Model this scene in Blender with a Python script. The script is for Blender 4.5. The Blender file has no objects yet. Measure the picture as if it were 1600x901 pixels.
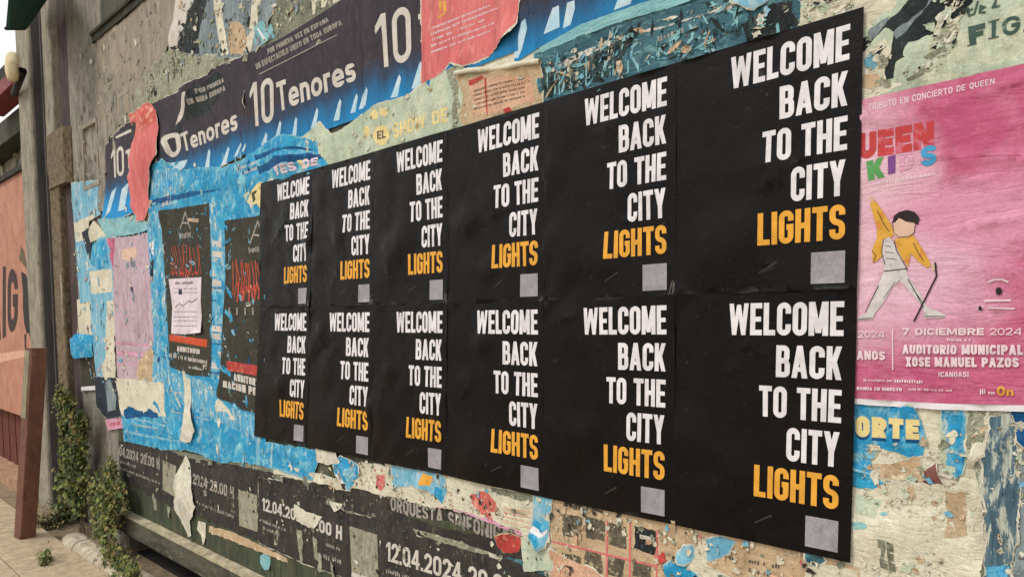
import bpy, math, random
from mathutils import Vector, Matrix, noise
from mathutils.geometry import delaunay_2d_cdt
random.seed(7)
SC = bpy.context.scene
COL = SC.collection
R_ = math.radians

# ------------------------------------------------------------------ camera
S = 0.5/0.7                      # poster grid is 0.5 m wide per sheet
ZC = 1.755                       # height of the seam between the two poster rows
CR = [Vector((0.71548503, 0.69862077, -0.00319193)), Vector((0.04728288, -0.05298163, -0.99747545)), Vector((-0.69702618, 0.71352783, -0.07094036))]
CP = Vector((0.9034*S, -2.6082*S, -0.1045*S + ZC))
F_, CX, CY = 1148.8, 800.0, 588.1
cam = bpy.data.cameras.new('camera')
cam.sensor_width = 36; cam.lens = F_/1600*36; cam.shift_y = (CY-450.5)/1600; cam.clip_end = 500; cam.clip_start = .02
co = bpy.data.objects.new('camera', cam); COL.objects.link(co)
m = Matrix((CR[0], -CR[1], -CR[2])).transposed().to_4x4(); m.translation = CP
co.matrix_world = m
SC.camera = co
# ------------------------------------------------------------------ light
SUN_EL, SUN_AZ = 50, 205         # high, veiled sun in front of the hoarding, a little to the left
w = bpy.data.worlds.new('World'); SC.world = w; w.use_nodes = True
nt = w.node_tree; bg = nt.nodes['Background']
sky = nt.nodes.new('ShaderNodeTexSky'); sky.sky_type = 'NISHITA'; sky.sun_disc = False
sky.sun_elevation = R_(SUN_EL); sky.sun_rotation = R_(SUN_AZ); sky.air_density = 1.0; sky.dust_density = 4.0; sky.ozone_density = .6
cl_ = nt.nodes.new('ShaderNodeTexNoise'); cl_.inputs['Scale'].default_value = 2.2; cl_.inputs['Detail'].default_value = 6
cr_ = nt.nodes.new('ShaderNodeMapRange'); cr_.inputs[1].default_value = .3; cr_.inputs[2].default_value = .7; cr_.inputs[3].default_value = .84; cr_.inputs[4].default_value = .97
vl = nt.nodes.new('ShaderNodeMix'); vl.data_type = 'RGBA'; vl.inputs[7].default_value = (8.4, 8.4, 8.2, 1)   # high overcast veil
nt.links.new(cl_.outputs[0], cr_.inputs[0]); nt.links.new(cr_.outputs[0], vl.inputs[0]); nt.links.new(sky.outputs[0], vl.inputs[6])
nt.links.new(vl.outputs[2], bg.inputs[0]); bg.inputs[1].default_value = 0.12
sun = bpy.data.lights.new('sun', 'SUN'); sun.energy = 1.2; sun.angle = R_(16); sun.color = (1, .955, .89)
so = bpy.data.objects.new('sun', sun); COL.objects.link(so); so.location = (0, -5, 8)
sd = Vector((math.sin(R_(SUN_AZ))*math.cos(R_(SUN_EL)), math.cos(R_(SUN_AZ))*math.cos(R_(SUN_EL)), math.sin(R_(SUN_EL))))
so.rotation_euler = sd.to_track_quat('Z', 'Y').to_euler()
SC.view_settings.view_transform = 'Standard'; SC.view_settings.look = 'None'
SC.view_settings.exposure = 0.24; SC.view_settings.gamma = 1
SC.render.engine = 'CYCLES'

# ------------------------------------------------------------------ helpers: space
def ray(x, y): return CR[0]*((x-CX)/F_) + CR[1]*((y-CY)/F_) + CR[2]
def P(x, y, Y=0.0):              # photograph point -> where it lies on the plane of the hoarding
    d = ray(x, y); t = (Y-CP.y)/d.y
    return CP + d*t
def Wp(x, y, Y=0.0):
    q = P(x, y, Y); return Vector((q.x, q.z))
def G(x, y, Z=0.0):
    d = ray(x, y); t = (Z-CP.z)/d.z
    return CP + d*t
def lin(c):
    return tuple(((v/255)/12.92 if v/255 <= .04045 else ((v/255+.055)/1.055)**2.4) for v in c)
def disp(x, z):                  # the unevenness of years of glued paper, shared by all layers
    v = .0030*(noise.noise(Vector((x*2.1, z*2.4, 3.1)))+.7) + .0014*(noise.noise(Vector((x*9, z*7, 9.2)))+.6) + .0006*noise.noise(Vector((x*24, z*22, 1.2)))
    return v+.0006

# ------------------------------------------------------------------ helpers: objects
def tag(o, label, cat, group=None, kind=None):
    if label: o['label'] = label
    if cat: o['category'] = cat
    if group: o['group'] = group
    if kind: o['kind'] = kind
    return o
def mesh_obj(name, vs, fs, mat, parent=None, origin=None, smooth=False):
    origin = Vector(origin) if origin is not None else Vector((0, 0, 0))
    me = bpy.data.meshes.new(name)
    me.from_pydata([tuple(Vector(v)-origin) for v in vs], [], fs); me.update()
    if smooth: me.polygons.foreach_set('use_smooth', [True]*len(me.polygons))
    if mat: me.materials.append(mat)
    o = bpy.data.objects.new(name, me); COL.objects.link(o)
    if parent: o.parent = parent
    else: o.location = origin
    return o
def empty(name, loc, label, cat, group=None):
    o = bpy.data.objects.new(name, None); COL.objects.link(o); o.location = loc; o.empty_display_size = .1
    return tag(o, label, cat, group)
class MB:
    def __init__(s): s.v = []; s.f = []
    def box(s, a, b, bev=0, jit=0):
        (x0, y0, z0), (x1, y1, z1) = a, b
        x0, x1 = min(x0, x1), max(x0, x1); y0, y1 = min(y0, y1), max(y0, y1); z0, z1 = min(z0, z1), max(z0, z1)
        n = len(s.v)
        if bev == 0:
            s.v += [(x, y, z) for z in (z0, z1) for y in (y0, y1) for x in (x0, x1)]
            s.f += [[n+i for i in q] for q in ((0, 2, 3, 1), (4, 5, 7, 6), (0, 1, 5, 4), (2, 6, 7, 3), (0, 4, 6, 2), (1, 3, 7, 5))]
        else:                    # all front (-y) and vertical edges eased
            s.prism([(x0+bev, y0), (x1-bev, y0), (x1, y0+bev), (x1, y1-bev), (x1-bev, y1), (x0+bev, y1), (x0, y1-bev), (x0, y0+bev)], z0, z1)
    def prism(s, pts, z0, z1):
        n = len(s.v); k = len(pts)
        s.v += [(p[0], p[1], z0) for p in pts]+[(p[0], p[1], z1) for p in pts]
        s.f += [[n+i, n+(i+1) % k, n+k+(i+1) % k, n+k+i] for i in range(k)]
        s.f += [[n+i for i in range(k)][::-1], [n+k+i for i in range(k)]]
    def loft(s, rings, cap=True):
        n = len(s.v); k = len(rings[0])
        for r in rings: s.v += [tuple(p) for p in r]
        for j in range(len(rings)-1):
            for i in range(k):
                s.f.append([n+j*k+i, n+j*k+(i+1) % k, n+(j+1)*k+(i+1) % k, n+(j+1)*k+i])
        if cap: s.f += [[n+i for i in range(k)][::-1], [n+(len(rings)-1)*k+i for i in range(k)]]
    def tube(s, pts, r, k=6):
        rings = []
        for i, p in enumerate(pts):
            p = Vector(p); a = Vector(pts[max(i-1, 0)]); b = Vector(pts[min(i+1, len(pts)-1)])
            d = (b-a).normalized(); u = d.orthogonal().normalized(); v_ = d.cross(u)
            rr = r[i] if isinstance(r, (list, tuple)) else r
            rings.append([p+u*rr*math.cos(t*2*math.pi/k)+v_*rr*math.sin(t*2*math.pi/k) for t in range(k)])
        s.loft(rings)
    def out(s, name, mat, parent=None, origin=None, smooth=False): return mesh_obj(name, s.v, s.f, mat, parent, origin, smooth)

# ------------------------------------------------------------------ helpers: materials
def base_mat(name, rough=.8, spec=.3):
    m = bpy.data.materials.new(name); m.use_nodes = True
    n = m.node_tree.nodes; b = n['Principled BSDF']; b.inputs['Roughness'].default_value = rough
    b.inputs['Specular IOR Level'].default_value = spec
    return m, m.node_tree, b
def paper(name, a, b=None, ms=9, scuff=None, amt=.35, ss=14, st=(1, 1, 1), cr=(1, 1, 1), cs=16, bump=.35, rough=.82, grain=.16, spec=.25, edge=.05, scuff2=None, amt2=.3, ss2=30, crd=.6, dirt=.35, fades=(), bands=()):
    """mottled print colour a/b, worn-through patches (scuff), crease relief and fine grain"""
    m, t, bs = base_mat(name, rough, spec); N = t.nodes; L = t.links
    tc = N.new('ShaderNodeTexCoord'); mp = N.new('ShaderNodeMapping'); L.new(tc.outputs['Object'], mp.inputs[0]); mp.inputs['Scale'].default_value = st
    oi = N.new('ShaderNodeObjectInfo'); ad = N.new('ShaderNodeVectorMath'); ad.operation = 'ADD'
    mu = N.new('ShaderNodeMath'); mu.operation = 'MULTIPLY'; mu.inputs[1].default_value = 37
    L.new(oi.outputs['Random'], mu.inputs[0]); L.new(mp.outputs[0], ad.inputs[0]); L.new(mu.outputs[0], ad.inputs[1])
    def nz(scale, det=6, ro=.6, src=None, dist=0):
        k = N.new('ShaderNodeTexNoise'); k.inputs['Scale'].default_value = scale; k.inputs['Detail'].default_value = det; k.inputs['Roughness'].default_value = ro; k.inputs['Distortion'].default_value = dist
        L.new((src or ad).outputs[0], k.inputs['Vector']); return k
    def mix(fac, c1, c2, mode='MIX'):
        k = N.new('ShaderNodeMix'); k.data_type = 'RGBA'; k.blend_type = mode
        if isinstance(fac, (int, float)): k.inputs[0].default_value = fac
        else: L.new(fac, k.inputs[0])
        for i, c in ((6, c1), (7, c2)):
            if isinstance(c, tuple): k.inputs[i].default_value = (*c, 1)
            else: L.new(c, k.inputs[i])
        return k.outputs[2]
    def ramp(src, lo, hi, v0=0, v1=1):
        k = N.new('ShaderNodeMapRange'); k.inputs[1].default_value = lo; k.inputs[2].default_value = hi; k.inputs[3].default_value = v0; k.inputs[4].default_value = v1; L.new(src, k.inputs[0]); return k.outputs[0]
    a = lin(a); b = lin(b) if b else tuple(v*.7 for v in a)
    c = mix(ramp(nz(ms, 7, .62).outputs[0], .36, .64), a, b)
    if scuff:
        c = mix(ramp(nz(ss, 10, .68, dist=.4).outputs[0], 1-amt-edge*.5, 1-amt+edge*.5), c, lin(scuff))
    if scuff2:
        c = mix(ramp(nz(ss2, 10, .7, dist=.6).outputs[0], 1-amt2-edge*.5, 1-amt2+edge*.5), c, lin(scuff2))
    if fades or bands:
        ge = N.new('ShaderNodeNewGeometry'); wob = nz(7, 5, .6)
        for (fx, fz, rx, rz, col, soft) in fades:      # sun-bleached areas of the print
            v1 = N.new('ShaderNodeVectorMath'); v1.operation = 'SUBTRACT'; v1.inputs[1].default_value = (fx, 0, fz); L.new(ge.outputs['Position'], v1.inputs[0])
            v2 = N.new('ShaderNodeVectorMath'); v2.operation = 'MULTIPLY'; v2.inputs[1].default_value = (1/rx, 0, 1/rz); L.new(v1.outputs[0], v2.inputs[0])
            v3 = N.new('ShaderNodeVectorMath'); v3.operation = 'LENGTH'; L.new(v2.outputs[0], v3.inputs[0])
            a3 = N.new('ShaderNodeMath'); a3.operation = 'MULTIPLY_ADD'; L.new(wob.outputs[0], a3.inputs[0]); a3.inputs[1].default_value = 1.2; L.new(v3.outputs['Value'], a3.inputs[2])
            c = mix(ramp(a3.outputs[0], 1.6-soft, 1.6+soft, 1, 0), c, lin(col))
        for (z0, z1, col) in bands:                    # printed colour change with height
            sx = N.new('ShaderNodeSeparateXYZ'); L.new(ge.outputs['Position'], sx.inputs[0])
            a3 = N.new('ShaderNodeMath'); a3.operation = 'MULTIPLY_ADD'; L.new(wob.outputs[0], a3.inputs[0]); a3.inputs[1].default_value = .14; L.new(sx.outputs[2], a3.inputs[2])
            c = mix(ramp(a3.outputs[0], z0+.07, z1+.07, 1, 0), c, lin(col))
    if dirt:                                           # water stains and paste streaks
        dm = N.new('ShaderNodeMapping'); L.new(ad.outputs[0], dm.inputs[0]); dm.inputs['Scale'].default_value = (1, 1, .4)
        d1 = nz(11, 9, .72, dm, dist=.8)
        dk = N.new('ShaderNodeVectorMath'); dk.operation = 'SCALE'; L.new(c, dk.inputs[0]); L.new(ramp(d1.outputs[0], .5, .72, 1, 1-dirt), dk.inputs['Scale']); c = dk.outputs[0]
        c = mix(ramp(nz(60, 8, .75, dist=1).outputs[0], .62, .68, 0, dirt*.8), c, (.55, .52, .45))
        dk = N.new('ShaderNodeVectorMath'); dk.operation = 'SCALE'; L.new(c, dk.inputs[0]); L.new(ramp(nz(85, 8, .75, dist=1.5).outputs[0], .58, .66, 1, 1-dirt), dk.inputs['Scale']); c = dk.outputs[0]
    g = ramp(nz(170, 4, .7).outputs[0], .3, .7, 1-grain, 1+grain)
    cm = N.new('ShaderNodeVectorMath'); cm.operation = 'SCALE'; L.new(c, cm.inputs[0]); L.new(g, cm.inputs['Scale'])
    L.new(cm.outputs[0], bs.inputs['Base Color'])
    mp2 = N.new('ShaderNodeMapping'); L.new(ad.outputs[0], mp2.inputs[0]); mp2.inputs['Scale'].default_value = cr
    k = nz(cs, 5, .55, mp2, dist=.5)
    rd = N.new('ShaderNodeMath'); rd.operation = 'ABSOLUTE'; sb = N.new('ShaderNodeMath'); sb.operation = 'SUBTRACT'; sb.inputs[1].default_value = .5
    L.new(k.outputs[0], sb.inputs[0]); L.new(sb.outputs[0], rd.inputs[0])
    pw = N.new('ShaderNodeMath'); pw.operation = 'POWER'; pw.inputs[1].default_value = .6; L.new(rd.outputs[0], pw.inputs[0])
    ms_ = N.new('ShaderNodeMath'); ms_.operation = 'MULTIPLY_ADD'; L.new(nz(120, 4, .65).outputs[0], ms_.inputs[0]); ms_.inputs[1].default_value = .16; L.new(pw.outputs[0], ms_.inputs[2])
    bp = N.new('ShaderNodeBump'); bp.inputs['Strength'].default_value = bump; bp.inputs['Distance'].default_value = .012*crd; L.new(ms_.outputs[0], bp.inputs['Height']); L.new(bp.outputs[0], bs.inputs['Normal'])
    rr = ramp(nz(25, 4).outputs[0], .3, .7, rough-.1, min(rough+.1, 1)); L.new(rr, bs.inputs['Roughness'])
    m['c'] = 1
    return m
def ink(name, c, rough=.7, grain=.08, wear=None, amt=.3, ss=40, dirt=.12):
    return paper(name, c, tuple(v*.9 for v in c), 20, wear, amt, ss, bump=.1, cs=30, rough=rough, grain=grain, dirt=dirt)

# ------------------------------------------------------------------ helpers: stroke lettering
def rpath(pts, n=6):             # polyline with rounded corners: (x, y[, r])
    out = []
    for i, p in enumerate(pts):
        if len(p) == 2 or p[2] <= 0 or i in (0, len(pts)-1): out.append(Vector(p[:2])); continue
        a, b, c = Vector(pts[i-1][:2]), Vector(p[:2]), Vector(pts[i+1][:2])
        da, dc = a-b, c-b; r = p[2]
        ra, rc = min(r, da.length*.5 if len(pts[i-1]) == 3 and i-1 > 0 else da.length), min(r, dc.length*.5 if len(pts[i+1]) == 3 and i+1 < len(pts)-1 else dc.length)
        s, e = b+da.normalized()*ra, b+dc.normalized()*rc
        for k in range(n+1):
            th = k/n*math.pi/2
            out.append(b+(s-b)*(1-math.sin(th))+(e-b)*(1-math.cos(th)))
    q = [out[0]]
    for p in out[1:]:
        if (p-q[-1]).length > 1e-4: q.append(p)
    return q
def stroke(path, t):             # ribbon quads with mitred joints
    L = []; n = len(path); closed = (path[0]-path[-1]).length < 1e-3 and n > 3
    for i, p in enumerate(path):
        if closed: a, b = path[i-1 if i else n-2], path[i+1 if i < n-1 else 1]
        else: a, b = path[max(i-1, 0)], path[min(i+1, n-1)]
        d0 = (p-a).normalized() if (p-a).length > 0 else (b-p).normalized(); d1 = (b-p).normalized() if (b-p).length > 0 else d0
        nn = Vector((-(d0+d1).y, (d0+d1).x)).normalized() if (d0+d1).length > 1e-6 else Vector((-d0.y, d0.x))
        co_ = max(nn.dot(Vector((-d0.y, d0.x))), .5)
        L.append((p+nn*t/2/co_, p-nn*t/2/co_))
    return [[L[i][1], L[i+1][1], L[i+1][0], L[i][0]] for i in range(n-1)]
WID = dict(I=.0, W=1.55, M=1.3, N=1.06, A=1.12, V=1.08, O=1, T=.98, Y=1.05, E=.88, L=.84, F=.84, S=.98, J=.8)
WID.update({'1': .62, '.': 0, ',': 0, ' ': .62, '-': .6, '(': .4, ')': .4, '4': 1.08, 'r': .6, 's': .78, 'e': 1, 'n': .86, 'o': 1.02, '/': .7, ':': 0})
def glyph(c, w, t):
    l, r, b, T = t/2, w-t/2, t/2, 1-t/2; q = min((w-t)/2, .5-t/2)
    def box(x0, y0, x1, y1): return [Vector((x0, y0)), Vector((x1, y0)), Vector((x1, y1)), Vector((x0, y1))]
    def st(x): return box(x-t/2, 0, x+t/2, 1)
    def sl(x0, y0, x1, y1, k=1.0):
        h = t*k/2*math.hypot(x1-x0, y1-y0)/max(abs(y1-y0), .01); h = min(h, t*1.6)
        return box(0, 0, 0, 0) and [Vector((x0-h, y0)), Vector((x0+h, y0)), Vector((x1+h, y1)), Vector((x1-h, y1))]
    def rp(*p): return stroke(rpath(list(p)), t)
    if c == 'I': return [st(t/2)]
    if c == 'E': return [st(l), box(0, 1-t, w, 1), box(0, .5-t*.45, w*.92, .5+t*.45), box(0, 0, w, t)]
    if c == 'F': return [st(l), box(0, 1-t, w, 1), box(0, .5-t*.5, w*.9, .5+t*.45)]
    if c == 'L': return [st(l), box(0, 0, w, t)]
    if c == 'T': return [st(w/2), box(0, 1-t, w, 1)]
    if c == 'H': return [st(l), st(r), box(l, .5-t/2, r, .5+t/2)]
    if c == 'N': return [st(l), st(r), sl(r-t*.1, 0, l+t*.1, 1)]
    if c == 'M': return [st(l), st(r), sl(w/2, .08, l+t*.15, 1, .9), sl(w/2, .08, r-t*.15, 1, .9)]
    if c == 'W': return [sl(w*.27, 0, t*.5, 1, .9), sl(w*.27, 0, w/2, .96, .8), sl(w*.73, 0, w/2, .96, .8), sl(w*.73, 0, w-t*.5, 1, .9)]
    if c == 'V': return [sl(w/2, 0, l, 1), sl(w/2, 0, r, 1)]
    if c == 'A': return [sl(l, 0, w/2, 1), sl(r, 0, w/2, 1), box(w*.22, .2, w*.78, .2+t*.8)]
    if c == 'Y': return [sl(w/2, .42, l, 1), sl(w/2, .42, r, 1), box(w/2-t/2, 0, w/2+t/2, .46)]
    if c == 'K': return [st(l), sl(l+t*.4, .34, r, 1, .95), sl(r, 0, l+(r-l)*.42, .6, .95)]
    if c == 'X': return [sl(l, 0, r, 1), sl(r, 0, l, 1)]
    if c == 'Z': return [box(0, 1-t, w, 1), box(0, 0, w, t), sl(l, t*.5, r, 1-t*.5)]
    if c in 'O0': return rp((w/2, b), (r, b, q), (r, T, q), (l, T, q), (l, b, q), (w/2, b))
    if c == 'Q': return rp((w/2, b), (r, b, q), (r, T, q), (l, T, q), (l, b, q), (w/2, b))+[sl(r, -.08, w*.5, .25)]
    if c == 'C': return rp((r, .66), (r, T, q), (l, T, q), (l, b, q), (r, b, q), (r, .34))
    if c == 'G': return rp((r, .68), (r, T, q), (l, T, q), (l, b, q), (r, b, q), (r, .5), (w*.52, .5))
    if c == 'U': return rp((l, 1), (l, b, q), (r, b, q), (r, 1))
    if c == 'J': return rp((r, 1), (r, b, q), (l, b, q), (l, .3))
    if c == 'S': return rp((r, .7), (r, T, q), (l, T, q), (l, .52, q), (r, .47, q), (r, b, q), (l, b, q), (l, .3))
    if c == 'D': return rp((l, b), (r, b, q), (r, T, q), (l, T), (l, b))
    if c == 'P': return [st(l)]+rp((l, T), (r, T, q), (r, .45, q), (l, .45))
    if c == 'R': return [st(l)]+rp((l, T), (r, T, q), (r, .47, q), (l, .47))+[sl(r, 0, w*.5, .47)]
    if c == 'B': return [st(l)]+rp((l, T), (r-t*.1, T, q*.8), (r-t*.1, .52, q*.8), (l, .52))+rp((l, .52), (r, .52, q*.8), (r, b, q*.8), (l, b))
    if c == '1': return [box(w-t, 0, w, 1), sl(0, .72, w-t*.5, .99, .35), [Vector((0, .66)), Vector((w-t, .8)), Vector((w-t, 1)), Vector((0, .8))]]
    if c == '2': return rp((l, .68), (l, T, q), (r, T, q), (r, .55, q*.7), (l, b), (w, b))
    if c == '4': return [box(r-t, 0, r, 1), box(0, .22, w, .22+t*.9), sl(l*.9, .3, r-t*.6, 1, .85)]
    if c == '7': return [box(0, 1-t, w, 1), sl(w*.3, 0, r, 1-t*.4)]
    if c == '5': return rp((r, T), (l, T), (l, .56), (r, .58, q), (r, b, q), (l, b, q), (l, .28))
    if c == '8': return rp((w/2, b), (r, b, q), (r, .5, q*.5), (l, .52, q*.5), (l, T, q), (r, T, q), (r, .5, q*.5), (l, .5, q*.5), (l, b, q), (w/2, b))
    if c == '.': return [box(0, 0, t, t)]
    if c == ':': return [box(0, .1, t, .1+t), box(0, .6, t, .6+t)]
    if c == ',': return [[Vector((0, -.12)), Vector((t*.5, -.12)), Vector((t, t)), Vector((0, t))]]
    if c == '-': return [box(0, .4, w, .4+t)]
    if c == '/': return [sl(l, 0, r, 1)]
    if c == '(': return rp((r, 0), (l, .1, .2), (l, .9, .2), (r, 1))
    if c == ')': return rp((l, 0), (r, .1, .2), (r, .9, .2), (l, 1))
    xh = .66
    if c == 'o': return rp((w/2, b), (r, b, q), (r, xh-b, q), (l, xh-b, q), (l, b, q), (w/2, b))
    if c == 'e': return rp((r*.97, .17), (r, b, q*.8), (l, b, q), (l, xh-b, q), (r, xh-b, q), (r, .33), (l, .31))
    if c == 'n': return [box(0, 0, t, xh)]+rp((l, .4), (l, xh-b, q), (r, xh-b, q), (r, 0))
    if c == 'r': return [box(0, 0, t, xh)]+rp((l, .36), (l, xh-b, q*1.4), (w, xh-b))
    if c == 's': return rp((r, .5), (r, xh-b, q*.6), (l, xh-b, q*.6), (l, .36, q*.6), (r, .32, q*.6), (r, b, q*.6), (l, b, q*.6), (l, .18))
    return [box(0, 0, w, 1)]
def text(s, quad, t=.2, sp=.14, w=.5, right=False):
    """glyph polygons fitted into a quad (tl, tr, br, bl), given as points of the wall plane"""
    x = 0; pol = []
    for c in s:
        gw = max(WID.get(c, 1)*w, t) if c != ' ' else WID[' ']*w*.8
        if c != ' ':
            for g in glyph(c, gw, t): pol.append([Vector((p.x+x, p.y)) for p in g])
        x += gw+sp*w
    x -= sp*w
    tl, tr, br, bl = quad
    return [[(bl*(1-p.x/x)+br*(p.x/x))*(1-p.y)+(tl*(1-p.x/x)+tr*(p.x/x))*p.y for p in g] for g in pol]
def tpx(s, quad, **k): return text(s, [Wp(*q) for q in quad], **k)
def greek(quad, seed=0, t=.2, fill=.72):
    """print too small or worn to read: uneven marks, not letters"""
    rn = random.Random(seed); tl, tr, br, bl = [Wp(*q) for q in quad]; L_ = (tr-tl).length; h = (tl-bl).length; n = max(3, int(L_/max(h*.55, .002))); n = min(n, 60); o = []
    for i in range(n):
        if rn.random() > fill+.12: continue
        a = (i+.12)/n; b = (i+rn.uniform(.55, .9))/n; y0 = rn.uniform(0, .25); y1 = rn.uniform(.7, 1)
        def m(u, v): return (bl*(1-u)+br*u)*(1-v)+(tl*(1-u)+tr*u)*v
        o.append([m(a, y0), m(b, y0), m(b, y1), m(a, y1)])
    return o
def ppx(pts): return [[Wp(*q) for q in pts]]

# ------------------------------------------------------------------ helpers: sheets glued to the hoarding
def inside(p, poly):
    r = False; n = len(poly)
    for i in range(n):
        a, b = poly[i], poly[i-1]
        if (a.y > p.y) != (b.y > p.y) and p.x < (b.x-a.x)*(p.y-a.y)/(b.y-a.y)+a.x: r = not r
    return r
def rough_outline(pts, jag, step=.02, seed=0):
    if jag <= 0: step = .08
    out = []; n = len(pts)
    for i in range(n):
        a, b = pts[i], pts[(i+1) % n]; d = b-a; k = max(1, int(d.length/step))
        nr = Vector((-d.y, d.x)).normalized() if d.length > 0 else Vector((0, 1))
        for j in range(k):
            p = a+d*(j/k)
            if jag > 0:
                v = noise.noise(Vector((p.x*18, p.y*18, seed)))*1.5+noise.noise(Vector((p.x*55, p.y*55, seed+5)))*.9+noise.noise(Vector((p.x*150, p.y*150, seed+7)))*.7
                p = p+nr*v*jag
            out.append(p)
    return out
NS = [0]
ROUGH = {'white_margin', 'black_figure', 'light_fold', 'tan_patch', 'white_tear', 'black_corner', 'red_top', 'shade_fold', 'pink_print', 'dripped_area', 'pale_crease', 'tan_scuff', 'cream_zone', 'brush_stroke', 'grey_streak', 'blue_spot', 'tan_spot', 'crease_mark', 'faded_zone', 'dark_fold',
         'green_blot', 'white_patch', 'dark_patch', 'cream_band', 'cream_block', 'blue_block', 'brown_stain', 'pale_figure', 'green_shade', 'beige_block', 'green_fleck', 'blue_core', 'teal_pool', 'red_splash', 'pink_edge', 'grey_smear', 'pink_blot', 'yellow_block', 'blue_tip', 'white_point', 'teal_area', 'green_smear',
         'worn_streak', 'worn_edge', 'cream_area', 'photo_block', 'dark_block', 'magenta_margin', 'blue_chevron', 'white_chevron', 'worn_blot'}
def components(fs):
    par = {}
    def fd(a):
        while par[a] != a: par[a] = par[par[a]]; a = par[a]
        return a
    for f in fs:
        for i in f: par.setdefault(i, i)
        for i in f[1:]: par[fd(i)] = fd(f[0])
    g = {}
    for f in fs: g.setdefault(fd(f[0]), []).append(f)
    return list(g.values())
def sheet(name, label, cat, pts, mat, layer, prints=(), jag=0, curls=(), torn=None, group=None, raw=False, grid=None, wave=0, wdir=(1, .3), tw=.006, creases=(), loose=True):
    """one piece of paper: outline in photograph points (or wall points if raw), printed areas as child meshes"""
    NS[0] += 1; sd_ = NS[0]*1.7
    base = [Vector(p) for p in pts] if raw else [Wp(*p) for p in pts]
    ar = sum(base[i-1].x*base[i].y-base[i].x*base[i-1].y for i in range(len(base)))
    if ar < 0: base = base[::-1]
    cx = sum(p.x for p in base)/len(base)
    ol = rough_outline(base, jag, (.006 if cx > -1.5 else .009 if cx > -3 else .014) if jag else .08, sd_)
    cx = sum(p.x for p in base)/len(base); cz = sum(p.y for p in base)/len(base)
    if grid is None: grid = .018 if cx > -1.3 else (.026 if cx > -2.6 else .04)
    x0, x1 = min(p.x for p in ol), max(p.x for p in ol); z0, z1 = min(p.y for p in ol), max(p.y for p in ol)
    while (x1-x0)*(z1-z0)/grid**2 > 9000: grid *= 1.3
    pr2 = []
    for pn, pols, pm in prints:
        if pn in ROUGH: pols = [rough_outline(g, .0045, .007, sd_+len(pr2)) if max((a_-b_).length for a_ in g for b_ in g) > .03 else g for g in pols]
        pr2.append((pn, pols, pm))
    prints = pr2
    vs = list(ol); fc = [list(range(len(ol)))]
    for k, (pn, pols, pm) in enumerate(prints):
        for g in pols:
            n = len(vs); vs += g; fc.append(list(range(n, n+len(g))))
    cps = []
    for pts_, a in creases:
        q = [Wp(*p) if not raw else p for p in pts_]
        for i in range(len(q)-1):
            k = max(2, int((q[i+1]-q[i]).length/.008))
            for j in range(k):
                t_ = j/k; p = q[i]*(1-t_)+q[i+1]*t_
                p = p+Vector((noise.noise(Vector((p.x*20, p.y*20, 4))), noise.noise(Vector((p.x*20, p.y*20, 8)))))*.004
                if inside(p, ol): cps.append((p, a*(.6+.6*noise.noise(Vector((p.x*9, p.y*9, sd_)))))); vs.append(p)
    gx = x0
    while gx < x1:
        gz = z0
        while gz < z1:
            p = Vector((gx+random.uniform(-.3, .3)*grid, gz+random.uniform(-.3, .3)*grid))
            if inside(p, ol): vs.append(p)
            gz += grid
        gx += grid
    ed = [(f[i-1], f[i]) for f in fc for i in range(len(f))]
    V, _, Fc, _, _, _ = delaunay_2d_cdt(vs, ed, [], 0, 1e-5, False)
    cen = [(V[f[0]]+V[f[1]]+V[f[2]])/3 for f in Fc]
    keep = [i for i, c in enumerate(cen) if inside(c, ol)]
    OF = {i: set() for i in keep}
    bs_ = .03; bins = {}
    for i in keep: bins.setdefault((int(cen[i].x//bs_), int(cen[i].y//bs_)), []).append(i)
    for k, (pn, pols, pm) in enumerate(prints):
        for g in pols:
            ax, bx = min(p.x for p in g), max(p.x for p in g); ay, by = min(p.y for p in g), max(p.y for p in g)
            for u in range(int(ax//bs_), int(bx//bs_)+1):
                for v in range(int(ay//bs_), int(by//bs_)+1):
                    for i in bins.get((u, v), ()):
                        c = cen[i]
                        if ax <= c.x <= bx and ay <= c.y <= by and k not in OF[i] and inside(c, g): OF[i].add(k)
    cl = [((c[0] if c[1] is None else Wp(c[0], c[1])), c[2], c[3]) for c in curls]
    if loose and jag > .0019 and len(ol) > 12:
        rn_ = random.Random(NS[0]); per = sum((ol[i]-ol[i-1]).length for i in range(len(ol)))
        for _ in range(max(1, min(9, int(per/.35)))):
            cl.append((rn_.choice(ol), rn_.uniform(.02, .05), rn_.uniform(.003, .011)))
    def height(p):
        h = .0012*layer+disp(p.x, p.y)
        if wave:
            u = p.x*wdir[0]+p.y*wdir[1]; h += wave*(.5+.5*math.sin(u*38+2.5*noise.noise(Vector((p.x*5, p.y*5, sd_)))))*max(0, noise.noise(Vector((p.x*4, p.y*4, sd_+3)))+.5)
        hc = 0
        for c, r, a in cl:
            d = (p-c).length/r
            if d < 1: h += a*(1-d*d)**2
        for c, a in cps:
            dx = p.x-c.x; dy = p.y-c.y
            if abs(dx) < .012 and abs(dy) < .012:
                d = math.hypot(dx, dy)/.012
                if d < 1: cm_ = a*(1-d)**1.3; hc = max(hc, cm_)
        return h+hc
    H = [height(p) for p in V]
    orgn = Vector((cx, -.0012*layer, cz))
    def build(nm, faces, mt, off, par=None):
        mp = {}; vv = []; ff = []
        for f in faces:
            q = []
            for i in f:
                if i not in mp: mp[i] = len(vv); vv.append((V[i].x, -(H[i]+off), V[i].y))
                q.append(mp[i])
            ff.append(q)
        return mesh_obj(nm, vv, ff, mt, par, orgn, True)
    for i in keep:
        f = Fc[i]; a_, b_, c_ = V[f[0]], V[f[1]], V[f[2]]
        if (b_-a_).cross(c_-a_) < 0: Fc[i] = list(f)[::-1]
    body = [Fc[i] for i in keep]
    root = build(name, body, mat, 0)
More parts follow.
